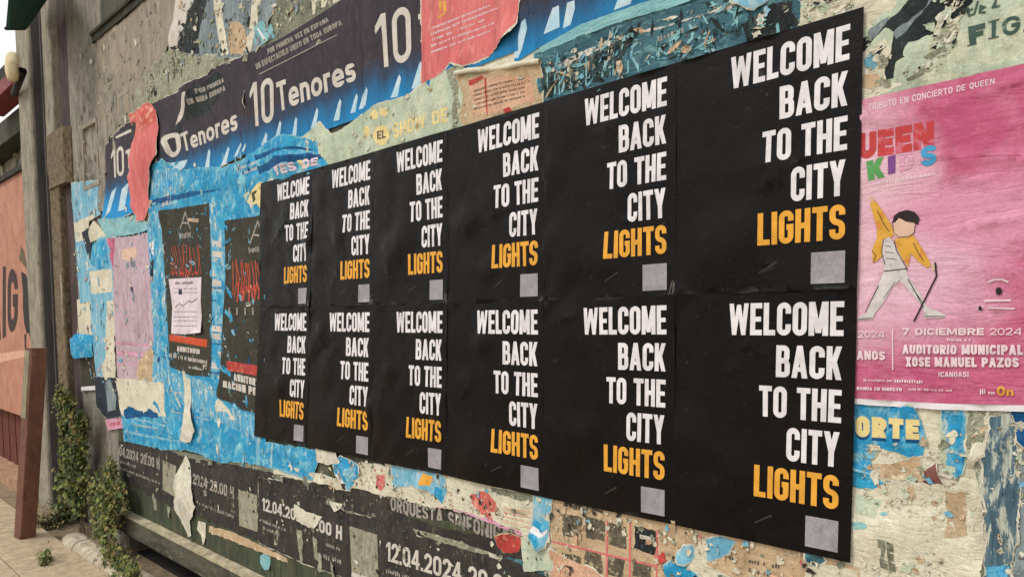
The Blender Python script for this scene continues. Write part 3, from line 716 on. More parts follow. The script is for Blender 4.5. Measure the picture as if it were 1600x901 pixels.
# ================================================================== PAPER
M['cream'] = paper('cream_paper', (222, 216, 194), (200, 194, 170), 7, (172, 164, 140), .32, 12, dirt=.22, cr=(1, 1, 2.2), cs=16, bump=.7, scuff2=(232, 228, 208), amt2=.4, ss2=20, edge=.2)
M['greencream'] = paper('green_cream_paper', (196, 208, 184), (172, 186, 164), 6, (214, 214, 188), .4, 14, cs=16, bump=.6, scuff2=(160, 168, 140), amt2=.36, ss2=24, edge=.2)
M['tan'] = paper('tan_paper', (206, 182, 148), (180, 154, 122), 9, (224, 208, 178), .38, 20, cs=22, bump=.8, scuff2=(150, 122, 92), amt2=.34, ss2=30)
M['peach'] = paper('peach_paper', (220, 180, 152), (202, 158, 128), 9, (228, 206, 184), .38, 20, cs=24, bump=.8, scuff2=(176, 120, 100), amt2=.32, ss2=26)
M['blue'] = paper('blue_paper', (54, 164, 206), (32, 136, 188), 9, (132, 200, 216), .42, 11, cr=(2, 1, 1), cs=16, bump=.9, scuff2=(180, 214, 218), amt2=.38, ss2=22, edge=.14)
M['bluelite'] = paper('faded_blue_paper', (126, 184, 206), (100, 164, 192), 8, (186, 208, 210), .42, 16, st=(1, 1, .5), cs=16, bump=.6, scuff2=(206, 216, 210), amt2=.34, ss2=24, edge=.15)
M['bluetorn'] = paper('worn_blue_paper', (64, 160, 204), (110, 178, 204), 14, (206, 216, 206), .43, 20, st=(1.4, 1, .7), cs=22, bump=.8, scuff2=(20, 112, 170), amt2=.4, ss2=34, edge=.1)
M['bluedark'] = paper('deep_blue_paper', (14, 92, 146), (12, 70, 116), 9, (40, 140, 190), .36, 16, cs=18, bump=.7)
M['teal'] = paper('teal_paper', (62, 112, 124), (44, 84, 98), 9, (112, 156, 160), .4, 26, st=(.6, 1, 1.3), cr=(.6, 1, 1.3), cs=14, bump=.8, scuff2=(30, 50, 58), amt2=.38, ss2=40, edge=.16, rough=.6)
M['tealdrip'] = paper('dripped_teal_paper', (66, 90, 92), (42, 62, 66), 9, (176, 168, 140), .4, 34, st=(1.5, 1, .4), cr=(2, 1, .5), cs=30, bump=1, scuff2=(112, 92, 66), amt2=.37, ss2=40)
M['tealpale'] = paper('pale_teal_paper', (146, 196, 198), (116, 170, 180), 9, (182, 210, 202), .38, 30, st=(.4, 1, 1.6), cs=24, bump=.6)
M['plum'] = paper('plum_black_paper', (58, 49, 58), (47, 42, 51), 5, (84, 76, 84), .33, 26, st=(1.5, 1, .6), cr=(2.2, 1, .5), cs=9, bump=.55, rough=.72, grain=.14, edge=.25, bands=((2.60, 2.78, (26, 84, 128)), (2.54, 2.70, (20, 144, 208))))
M['plumdk'] = paper('faded_black_paper', (66, 60, 56), (46, 44, 44), 8, (110, 104, 92), .36, 30, st=(1.3, 1, .8), cr=(2, 1, .7), cs=20, bump=.8, scuff2=(150, 142, 122), amt2=.31, ss2=44, edge=.12, rough=.75)
M['moss'] = paper('mossy_board_paint', (84, 88, 68), (58, 64, 50), 7, (132, 130, 104), .36, 20, st=(2, 1, .4), cr=(2, 1, .3), cs=30, bump=.7, scuff2=(62, 92, 62), amt2=.4, ss2=8, edge=.14)
M['grit'] = paper('gritty_pale_paper', (170, 172, 148), (142, 144, 122), 9, (196, 196, 174), .42, 34, cs=50, bump=1.2, scuff2=(114, 116, 98), amt2=.38, ss2=44, grain=.26)
M['greygreen'] = paper('grey_green_collage', (140, 142, 122), (112, 114, 100), 8, (178, 178, 156), .4, 22, cs=40, bump=1, scuff2=(82, 84, 74), amt2=.38, ss2=34, grain=.22)
M['greyblue'] = paper('grey_blue_paper', (140, 154, 158), (112, 126, 132), 6, (172, 182, 180), .38, 18, st=(1.5, 1, .7), cr=(1.8, 1, .6), cs=14, bump=.8, scuff2=(92, 96, 92), amt2=.34, ss2=22, edge=.18)
M['inkgreen'] = paper('black_green_paper', (46, 54, 54), (30, 36, 38), 8, (96, 108, 108), .36, 22, st=(1, 1, .6), cs=22, bump=1, scuff2=(20, 24, 26), amt2=.4, ss2=14, edge=.15)
M['coral'] = paper('coral_paper', (222, 124, 122), (208, 104, 106), 6, (230, 156, 150), .38, 24, st=(1.6, 1, .6), cr=(2.5, 1, .5), cs=18, bump=.6, grain=.18, edge=.2)
M['coralred'] = paper('red_coral_paper', (210, 112, 98), (190, 82, 74), 8, (228, 160, 142), .44, 24, cs=20, bump=.7)
MGF = [(Wp(1395, 410), .20, .17, (220, 174, 196)), (Wp(1350, 330), .13, .24, (222, 182, 196)), (Wp(1540, 330), .18, .07, (214, 146, 174))]
M['magenta'] = paper('magenta_paper', (196, 100, 134), (184, 82, 120), 4, (210, 132, 162), .4, 9, st=(1, 1, 1.1), cr=(.6, 1, 1.9), cs=6, bump=.95, rough=.6, grain=.12, edge=.3, dirt=.16, fades=[(q.x, q.y, rx, rz, col, .45) for q, rx, rz, col in MGF])
M['magpale'] = paper('faded_pink_paper', (220, 160, 186), (210, 140, 172), 5, (228, 184, 202), .42, 10, st=(.7, 1, 2), cr=(.45, 1, 3), cs=9, bump=.85, rough=.6, grain=.14, edge=.3, scuff2=(196, 156, 170), amt2=.34, ss2=30)
M['lavender'] = paper('lavender_paper', (198, 172, 186), (182, 156, 166), 8, (206, 190, 200), .42, 18, st=(1.4, 1, .6), cr=(1.6, 1, .6), cs=22, bump=.8, scuff2=(168, 146, 122), amt2=.36, ss2=16, edge=.16)
M['olive'] = paper('dark_olive_paper', (66, 64, 52), (52, 52, 44), 8, (92, 88, 70), .36, 26, cs=26, bump=.7, scuff2=(40, 40, 36), amt2=.36, ss2=30, edge=.14, grain=.2)
M['black'] = paper('black_poster', (15, 11, 10), (11, 8, 8), 4, (23, 17, 14), .34, 5, cr=(1, 1, .7), cs=3.2, bump=.34, rough=.44, grain=.1, spec=.15, edge=.3, crd=1, dirt=.10)
M['white'] = ink('white_ink', (236, 232, 236), rough=.6, grain=.03, dirt=.03)
M['orange'] = ink('orange_ink', (238, 172, 62), rough=.6, grain=.05, dirt=.03)
M['palesq'] = paper('pale_square', (162, 158, 164), (148, 144, 150), 30, cs=60, bump=.2, rough=.6, grain=.12)
M['paleold'] = paper('old_pale_square', (168, 164, 142), (140, 136, 118), 30, (110, 106, 92), .38, 60, cs=60, bump=.3, grain=.2)
M['offwhite'] = ink('offwhite_ink', (214, 206, 196), wear=(110, 104, 104), amt=.3, ss=50)
M['dimwhite'] = ink('dim_ink', (166, 158, 148), wear=(96, 90, 86), amt=.4, ss=60)
M['dimdark'] = ink('dim_dark_ink', (96, 90, 82), wear=(150, 140, 124), amt=.38, ss=60)
M['glow'] = paper('beam_white', (206, 222, 230), (170, 208, 226), 20, bump=.3, cr=(3, 1, .35), cs=15, grain=.06)
M['glowblue'] = paper('stage_blue', (18, 138, 204), (20, 108, 168), 12, (60, 166, 214), .36, 14, st=(2, 1, .5), bump=.6, cr=(3, 1, .35), cs=15)
M['glowdeep'] = paper('stage_deep_blue', (24, 82, 124), (34, 66, 96), 12, (20, 110, 160), .4, 14, st=(2, 1, .5), bump=.6, cr=(3, 1, .35), cs=15)
M['pinkish'] = ink('pinkish_ink', (238, 214, 222), wear=(218, 160, 184), amt=.26, ss=60)
M['yellowink'] = ink('yellow_ink', (236, 216, 150), wear=(206, 204, 164), amt=.28, ss=50)
M['redink'] = paper('red_ink', (192, 76, 66), (168, 58, 54), 14, (214, 130, 112), .42, 30, bump=.5)
M['orangered'] = ink('orange_red_ink', (210, 84, 48), wear=(90, 60, 44), amt=.38, ss=50)
M['magred'] = ink('poster_red', (202, 70, 72), wear=(204, 110, 126), amt=.44, ss=26)
M['green'] = ink('green_ink', (92, 164, 92), wear=(190, 160, 170), amt=.3, ss=40)
M['purple'] = ink('purple_ink', (128, 72, 140)); M['cyan'] = ink('cyan_ink', (70, 158, 208), wear=(190, 180, 210), amt=.25, ss=40)
M['jacket'] = ink('yellow_jacket_ink', (226, 172, 70), wear=(206, 136, 62), amt=.42, ss=40)
M['skin'] = ink('skin_ink', (226, 190, 168)); M['hair'] = ink('dark_hair_ink', (46, 34, 38)); M['trous'] = ink('white_cloth_ink', (214, 208, 206), wear=(180, 172, 180), amt=.4, ss=60)
M['navy'] = paper('navy_paper', (44, 54, 66), (32, 38, 50), 9, (96, 104, 112), .36, 24, cs=24, bump=.6)
M['serif'] = ink('dark_green_ink', (66, 92, 84), wear=(130, 150, 134), amt=.36, ss=40)

# ---------------- base layers on the board
sheet('pasted_paper', 'broad grey cream base of old torn paper behind everything on the right half', 'paper', [(700, -60), (1720, -160), (1720, 980), (1000, 960), (700, 880)], M['cream'], 1, jag=.004)
sheet('pasted_paper', 'grey green crumbling collage of old paper above the dark tenor posters', 'paper', [(276, -60), (700, -60), (700, 60), (540, 60), (380, 100), (285, 100)], M['greygreen'], 1.4, jag=.006, torn=M['tear'])
sheet('pasted_paper', 'weathered pinkish grey sheet with the relief frames at the top left', 'paper', [(153, 45), (186, 40), (225, 2), (250, -30), (292, -40), (282, 10), (274, 45), (262, 78), (238, 130), (228, 200), (160, 260), (156, 300), (153, 180)], M['relief'], 1, jag=.004, wave=.003)
sheet('pasted_paper', 'gritty pale sheet wedged between the relief frames and the curled black poster corner', 'paper', [(222, 118), (268, 76), (312, 88), (392, 84), (388, 96), (335, 108), (300, 140), (291, 156), (240, 168), (214, 182), (203, 186), (212, 150)], M['grit'], 2, jag=.006, torn=M['tear'], curls=[(330, 98, .12, .012)])
sheet('pasted_paper', 'faded green grey sheet left of the far left tenor poster', 'paper', [(154, 150), (205, 128), (216, 185), (208, 185), (175, 205), (168, 260), (163, 330), (154, 330)], M['conc'], 1.8, jag=.004)
sheet('pasted_paper', 'mossy painted lower board streaked with green under the date strips', 'paper', [(187, 735), (300, 780), (560, 840), (780, 900), (700, 1010), (420, 900), (193, 793)], M['moss'], .6, jag=.003)

# ---------------- torn grey-blue sheet, top left
sheet('torn_poster', 'torn grey blue sheet with a white edge and black ragged figure at the top left', 'poster', [(278, -20), (450, -40), (432, 10), (416, 58), (402, 84), (384, 90), (345, 92), (310, 90), (268, 76)], M['greyblue'], 3, jag=.005, torn=M['tear'], curls=[(272, 60, .12, .02)],
      prints=[('white_margin', ppx([(277, -20), (310, -20), (303, 6), (294, 20), (291, 40), (284, 52), (279, 74), (268, 75)]), M['offwhite']),
              ('black_figure', ppx([(310, -20), (330, -20), (324, 12), (316, 40), (312, 60), (314, 86), (296, 84), (270, 77), (280, 73), (283, 53), (291, 44), (281, 38), (292, 38), (295, 20), (304, 6)]), M['inkgreen']),
              ('light_fold', ppx([(333, -20), (345, -20), (352, 40), (360, 86), (348, 88), (342, 50)])+ppx([(399, -20), (413, -20), (404, 40), (394, 82), (384, 80), (392, 40)]), M['cream']),
              ('tan_patch', ppx([(362, 36), (372, 33), (384, 42), (388, 66), (382, 86), (362, 86), (358, 60)]), M['tan'])])
sheet('scrap', 'small teal scrap with a white diagonal just above the dark tenor poster', 'scrap', [(400, 42), (412, 34), (427, 40), (432, 58), (410, 72), (400, 72)], M['tealpale'], 3.6, jag=.004, prints=[('diagonal_mark', ppx([(404, 46), (407, 45), (420, 64), (416, 66)]), M['white'])])
for q, lb in (([(487, -10), (499, -12), (494, 22), (491, 24)], 'left'), ([(503, -12), (520, -14), (510, 12), (500, 14)], 'middle'), ([(522, -18), (544, -22), (540, -2), (522, 8)], 'right')):
    sheet('scrap', 'cream leftover strip at the upper edge of the dark tenor poster, %s of three' % lb, 'scrap', q, M['cream'], 3, jag=.002, group='cream strips above the tenor posters')

# ---------------- row of tenor posters
def beams(*ls):
    o = []
    for (x0, y0, x1, y1, wd) in ls:
        o += ppx([(x0-wd*.5, y0+wd), (x0, y0-1), (x0+wd*.5, y0+wd), (x1+wd, y1), (x1-wd, y1+2)])
    return o
G_T = 'row of ten tenors posters'
sheet('concert_poster', 'narrow remnant of a black 10 T poster left of the coral red flap', 'poster', [(166, 228), (190, 200), (214, 188), (214, 330), (180, 345), (160, 342), (166, 300)], M['plum'], 3, jag=.005, torn=M['tear'], group=G_T,
      prints=[('lettering', tpx('10', [(175, 234), (195, 227), (196, 274), (176, 279)], t=.13, w=.5)+tpx('T', [(198, 236), (210, 230), (208, 262), (200, 264)], t=.2), M['offwhite']),
              ('light_beam', ppx([(166, 338), (176, 300), (184, 292), (174, 330)])+ppx([(186, 330), (192, 296), (204, 284), (196, 328)]), M['glow']),
              ('scuffed_white', ppx([(180, 206), (186, 198), (196, 194), (184, 202)])+ppx([(182, 214), (206, 202), (208, 206), (184, 217)]), M['offwhite'])])
sheet('concert_poster', 'wrinkled black 10 Tenores poster with its top left corner curling, beside the red flap', 'poster', [(238, 163), (262, 152), (298, 138), (340, 105), (384, 88), (386, 240), (330, 270), (244, 300), (234, 262), (246, 240)], M['plum'], 4, jag=.003, curls=[(300, 135, .22, .045), (262, 225, .12, .03)], group=G_T, torn=M['tear'],
      prints=[('white_tear', ppx([(298, 148), (303, 146), (297, 168), (288, 184), (276, 198), (280, 184)]), M['offwhite']),
              ('light_beam', beams((329, 234, 325, 268, 4), (359, 230, 350, 264, 4), (378, 224, 370, 244, 3), (388, 218, 382, 236, 2.5))+ppx([(265, 256), (296, 250), (290, 262), (280, 270)]), M['glow']),
              ('black_corner', ppx([(304, 146), (340, 112), (352, 118), (350, 150), (320, 180), (290, 190), (284, 210), (272, 222), (276, 196), (294, 180)]), M['inkgreen']),
              ('lettering', tpx('0', [(258, 214), (284, 204), (286, 240), (268, 250)], t=.19, w=.62)+tpx('Tenores', [(284, 210), (372, 166), (374, 203), (290, 238)], t=.17, w=.58), M['offwhite']),
              ('small_print', tpx('POR PRIMERA', [(312, 141), (352, 122), (353, 129), (313, 148)], t=.24, w=.6)+tpx('EN GIRA EUROPA', [(302, 158), (354, 134), (355, 142), (303, 166)], t=.24, w=.6), M['dimwhite'])])
sheet('concert_poster', 'black 10 Tenores poster with readable white name, centre of the top row', 'poster', [(384, 88), (440, 62), (540, 0), (562, -14), (566, 40), (572, 182), (480, 215), (386, 246)], M['plum'], 4.6, group=G_T, creases=[([(548, 0), (545, 90), (548, 185)], .0028), ([(530, 10), (534, 80), (528, 190)], .002), ([(472, 45), (468, 110), (474, 205)], .002), ([(560, -10), (556, 80), (560, 180)], .002), ([(402, 80), (400, 150), (404, 235)], .002)],
      prints=[('light_beam', beams((418, 208, 414, 226, 4), (440, 190, 435, 218, 4), (465, 184, 462, 212, 3.5), (498, 170, 492, 200, 4), (534, 156, 528, 188, 4.5), (560, 148, 554, 176, 4), (573, 140, 567, 170, 3.5)), M['glow']),
              ('lettering', tpx('10', [(392, 132), (430, 120), (430, 190), (396, 200)], t=.13, w=.46, sp=.3)+tpx('Tenores', [(434, 130), (555, 84), (560, 126), (438, 176)], t=.17, w=.58), M['offwhite']),
              ('small_print', tpx('POR PRIMERA VEZ EN ESPANA', [(420, 78), (515, 28), (517, 35), (422, 86)], t=.22, w=.6)+tpx('UN ESPECTACULO UNICO EN TODA EUROPA', [(402, 101), (536, 32), (538, 40), (404, 110)], t=.22, w=.6)+ppx([(408, 116), (530, 55), (530, 56.5), (408, 118)]), M['dimwhite'])])
sheet('concert_poster', 'black poster with a tall white 10, left of the coral sheet', 'poster', [(560, -16), (668, -80), (812, -140), (812, 80), (664, 140), (598, 168), (572, 182), (566, 40)], M['plum'], 4, group=G_T, wave=.002, wdir=(1, 0), creases=[([(590, -10), (586, 60), (590, 150)], .0022), ([(612, -20), (608, 40), (611, 140)], .0016), ([(650, -30), (654, 60), (650, 130)], .002)],
      prints=[('light_beam', beams((575, 138, 569, 166, 4.5), (627, 118, 619, 152, 5.5), (660, 98, 652, 138, 6)), M['glow']),
              ('lettering', tpx('10', [(588, 27), (644, 8), (646, 96), (594, 109)], t=.13, w=.5, sp=.3)+ppx([(656, 24), (663, 22), (663, 30), (656, 32)]), M['offwhite'])])
sheet('concert_poster', 'blue lower part of a tenor poster showing white light beams right of the coral sheet', 'poster', [(806, -60), (1140, -160), (1140, -20), (1015, 6), (850, 72), (806, 100)], M['plum'], 3.6, group=G_T,
      prints=[('light_beam', ppx([(817, 36), (823, 30), (826, 45), (818, 78), (812, 92), (804, 92)])+ppx([(866, 14), (876, 10), (877, 44), (852, 55), (860, 30)])+ppx([(889, 6), (900, 2), (901, 14), (894, 40), (882, 46)])+ppx([(970, -4), (996, -14), (988, 8), (962, 18)]), M['glow'])])

# ---------------- coral sheets
sheet('torn_poster', 'large coral pink sheet with pale lines of print at the top centre', 'poster', [(661, -90), (820, -130), (812, 38), (790, 64), (768, 90), (728, 104), (706, 98), (690, 118), (662, 132)], M['coral'], 5.5, jag=.0015, wave=.002, wdir=(1, 0), curls=[(800, 62, .09, .02), (720, 100, .06, .015)], torn=M['tear'], tw=.010,
      prints=[('title_scribble', greek([(688, 4), (706, -4), (708, 16), (690, 24)], 5)+ppx([(686, 28), (700, 20), (700, 23), (687, 31)]), M['jacket']),
              ('small_print', sum([greek([(677, y0), (x1, y1), (x1, y1+4), (677, y0+4.5)], y0) for s_, y0, x1, y1 in (('EL CONCIERTO MAS', 44, 770, 8), ('ESPERADO DE ESTA GIRA', 53, 782, 12), ('UNICO EN DIRECTO', 62, 760, 31), ('MEJOR ESPECTACULO', 71, 776, 36), ('ENTRADAS A LA VENTA', 81, 770, 48))], []), M['pinkish'])])
sheet('paper_flap', 'crumpled coral red flap hanging over the far left tenor poster', 'flap', [(205, 180), (222, 170), (238, 162), (247, 174), (252, 200), (251, 238), (243, 262), (238, 300), (232, 345), (214, 345), (209, 318), (204, 280), (206, 250), (216, 214), (208, 196)], M['coral'], 6, jag=.004, torn=M['tear'], curls=[(230, 240, .35, .05), (232, 180, .12, .03), (214, 205, .1, -.02)], wave=.012, wdir=(1, .6),
      prints=[('red_top', ppx([(205, 180), (222, 170), (238, 162), (247, 174), (250, 190), (238, 200), (226, 212), (220, 214), (212, 204), (208, 196)]), M['coralred'])])
sheet('scrap', 'cream hanging tail below the coral red flap', 'scrap', [(236, 268), (247, 248), (244, 290), (238, 330), (230, 348), (232, 300)], M['tan'], 5, jag=.004, torn=M['tear'])

# ---------------- pale green band and the show strip
sheet('torn_poster', 'pale green strip with faint yellow paw and show lettering above the black posters', 'poster', [(430, 235), (470, 218), (502, 192), (524, 212), (545, 198), (585, 166), (640, 150), (664, 132), (692, 118), (712, 104), (745, 112), (745, 250), (600, 290), (490, 300)], M['greencream'], 5, jag=.002, torn=M['tear'], curls=[(520, 225, .12, .012)], wave=.002,
      prints=[('shade_fold', ppx([(700, 112), (716, 102), (722, 160), (716, 215), (708, 215), (712, 150)]), M['grit']),
              ('paw_mark', sum([ppx([(cx_+rx*math.cos(a), cy_+ry*math.sin(a)) for a in [i*math.pi/6 for i in range(12)]]) for cx_, cy_, rx, ry in ((576, 206, 5, 9), (588, 180, 6, 8), (603, 176, 7, 7), (599, 212, 13, 16))], []), M['yellowink']),
              ('lettering', tpx('SHOW', [(617, 194), (668, 178), (669, 200), (618, 218)], t=.2, w=.68)+tpx('DE', [(678, 176), (703, 168), (703, 191), (679, 196)], t=.2, w=.62), M['yellowink']),
              ('badge_letters', tpx('EL', [(592, 206), (606, 203), (606, 216), (593, 219)], t=.2, w=.6), M['dimdark'])])
pr = sheet('torn_poster', 'tan sheet with a rolled over top edge above the fourth black poster', 'poster', [(716, 118), (744, 118), (846, 100), (852, 120), (852, 170), (738, 204), (722, 190), (728, 150)], M['tan'], 7, jag=.003, torn=M['tear'], curls=[(784, 112, .13, .012)], wave=.002,
      prints=[('pink_print', ppx([(738, 136), (775, 124), (832, 118), (840, 160), (745, 184)]), M['peach']),
              ('rust_line', ppx([(763, 124), (766, 123), (766, 180), (763, 182)])+ppx([(735, 128), (760, 120), (762, 124), (738, 136)])+ppx([(790, 172), (800, 168), (806, 176), (794, 182)]), M['redink']),
              ('small_print', sum([greek([(744, y0), (824, y0-20), (824, y0-17), (744, y0+3.5)], y0) for y0 in (142, 149, 156, 163, 170)], []), M['dimdark'])])
# the roll itself
a, b_ = Wp(718, 116), Wp(850, 98); rings = []
for i in range(24):
    u = i/23; c = a*(1-u)+b_*u; r = .011+.004*noise.noise(Vector((u*5, 1, 1))); yb = -(.0012*7+disp(c.x, c.y))-r*.9
    sec = []
    for k in range(15):
        th = -1.9+k*(5.6/14); rr = r*(1-.03*k); sec.append(Vector((c.x, yb-rr*math.sin(th)*1.0, c.y-.004+rr*math.cos(th)*1.1+.003*math.sin(u*9))))
    rings.append(sec)
n = 15; vv = [p for r in rings for p in r]; ff = [[j*n+i, j*n+i+1, (j+1)*n+i+1, (j+1)*n+i] for j in range(23) for i in range(n-1)]
o = mesh_obj('rolled_edge', [p-pr.location for p in vv], ff, M['cream'], pr, None, True)

# ---------------- teal glossy strips above posters five and six
sheet('torn_poster', 'dark teal glossy strip with drips and pale crease above the fifth black poster', 'poster', [(838, 86), (930, 52), (1080, 4), (1130, -16), (1250, -50), (1252, 50), (1062, 112), (850, 170)], M['teal'], 5, jag=.002, torn=M['tealpale'], wave=.003, wdir=(.2, 1),
      prints=[('dripped_area', ppx([(850, 108), (900, 88), (960, 70), (990, 62), (965, 118), (900, 140), (852, 152)]), M['tealdrip']),
              ('pale_crease', ppx([(862, 112), (890, 94), (940, 70), (975, 58), (1040, 42), (1125, 16), (1165, 4), (1165, 7), (1125, 20), (1040, 46), (980, 61), (945, 78), (900, 98), (872, 112)]), M['offwhite']),
              ('drip_line', sum([ppx([(x, y), (x+1.6, y), (x+2.2, y+l), (x-.4, y+l)]) for x, y, l in ((857, 116, 36), (869, 112, 36), (876, 120, 30), (893, 118, 22), (905, 112, 24), (918, 100, 34), (932, 104, 18), (944, 104, 18), (961, 96, 24), (984, 96, 20), (1000, 100, 14))], []), M['tealpale']),
              ('curl_mark', stroke([Wp(x, y) for x, y in ((1000, 68), (991, 76), (990, 90), (996, 98), (1001, 110))], .008)+stroke([Wp(x, y) for x, y in ((1080, 40), (1086, 50), (1084, 62), (1077, 69))], .008)+stroke([Wp(x, y) for x, y in ((1140, 18), (1150, 22), (1152, 36), (1146, 42))], .007)+stroke([Wp(x, y) for x, y in ((1112, 50), (1094, 62), (1120, 60))], .009), M['tealpale']),
              ('small_print', greek([(1030, 58), (1072, 44), (1072, 54), (1030, 68)], 3), M['dimwhite']),
              ('tan_scuff', ppx([(1050, 74), (1068, 64), (1062, 80), (1050, 90), (1044, 86)]), M['tan'])])
sheet('paper_strip', 'pale turquoise folded strip running between the blue tenor poster and the teal strip', 'strip', [(846, 76), (912, 40), (1018, 4), (1040, -8), (1130, -24), (1120, -10), (1070, 8), (982, 34), (902, 62), (850, 84)], M['tealpale'], 6.2, jag=.0012, wave=.004, wdir=(.1, 1))
sheet('scrap', 'bright cyan scrap folded over the teal strip at the top edge', 'scrap', [(1146, 4), (1162, -16), (1222, -30), (1200, 6), (1183, 18), (1166, 12)], M['bluelite'], 7, jag=.002, torn=M['tear'], curls=[(1180, 5, .05, .012)])
sheet('scrap', 'black green patch under the cream paper near the top right poster corner', 'scrap', [(1160, 40), (1200, 18), (1206, -10), (1214, -40), (1240, -40), (1236, 52), (1170, 72)], M['inkgreen'], 5.6, jag=.003)
sheet('torn_poster', 'pale cream green sheet with black brush strokes and faint serif title at the top right', 'poster', [(1206, -60), (1720, -200), (1720, 160), (1560, 160), (1340, 180), (1340, 60), (1244, 60), (1230, 34), (1210, 16)], M['greencream'], 4, jag=.003, torn=M['tear'], wave=.003, wdir=(.6, 1), loose=False, creases=[([(1420, 90), (1450, 84), (1490, 66), (1520, 60)], .003), ([(1400, 130), (1430, 118), (1480, 112)], .003), ([(1250, 40), (1300, 20), (1330, -10)], .003), ([(1560, 80), (1580, 50), (1600, 20)], .002)],
      prints=[('cream_zone', ppx([(1212, -40), (1356, -70), (1420, -40), (1396, 14), (1360, 40), (1340, 60), (1250, 50), (1232, 30)])+ppx([(1350, 90), (1386, 60), (1394, 84), (1386, 130), (1420, 130), (1350, 160)]), M['cream']),
              ('brush_stroke', ppx([(1344, 66), (1360, 56), (1378, 44), (1400, 26), (1428, -8), (1470, -20), (1530, -20), (1522, 6), (1502, 24), (1496, 34), (1480, 44), (1468, 60), (1450, 56), (1436, 64), (1422, 68), (1414, 82), (1416, 94), (1404, 98), (1400, 110), (1398, 122), (1388, 126), (1386, 116), (1392, 88), (1396, 66), (1400, 52), (1386, 46), (1372, 62), (1358, 76), (1350, 84), (1342, 86)]), M['inkgreen']),
              ('grey_streak', ppx([(1398, 54), (1420, 36), (1448, 10), (1462, -10), (1470, -10), (1452, 14), (1424, 44), (1404, 62)])+ppx([(1356, 66), (1362, 52), (1376, 40), (1392, 28), (1380, 44), (1370, 58)]), M['greyblue']),
              ('blue_spot', ppx([(1352, 96), (1360, 86), (1370, 84), (1375, 94), (1374, 104), (1366, 112), (1354, 108)]), M['bluelite']),
              ('tan_spot', ppx([(1352, 118), (1368, 116), (1380, 122), (1376, 132), (1360, 142), (1352, 138)])+ppx([(1214, 10), (1226, 6), (1240, 14), (1248, 26), (1242, 32), (1228, 24)]), M['tan']),
              ('serif_title', text('F', [Wp(*q) for q in [(1514, 44), (1541, 38), (1540, 66), (1517, 74)]], t=.3, w=.8)+ppx([(1513, 73), (1528, 69), (1528, 71), (1513, 75)])+text('I', [Wp(*q) for q in [(1551, 36), (1558, 34), (1557, 60), (1551, 62)]], t=.3, w=.6)+ppx([(1546, 36), (1563, 32), (1563, 34), (1546, 38)])+ppx([(1546, 62), (1562, 58), (1562, 60), (1546, 64)])+text('GA', [Wp(*q) for q in [(1567, 32), (1632, 16), (1632, 44), (1568, 60)]], t=.2, w=.9), M['serif']),
              ('script_title', stroke([Wp(x, y) for x, y in ((1522, 16), (1514, 20), (1516, 27), (1524, 24), (1530, 4))], .004)+stroke([Wp(x, y) for x, y in ((1532, 20), (1540, 14), (1534, 12), (1532, 22), (1542, 22))], .004)+stroke([Wp(x, y) for x, y in ((1552, 16), (1560, -4), (1556, 14), (1564, 12))], .004), M['serif']),
              ('crease_mark', ppx([(1446, 92), (1476, 76), (1478, 78), (1450, 94)])+ppx([(1418, 124), (1444, 114), (1446, 116), (1422, 127)]), M['greygreen'])])
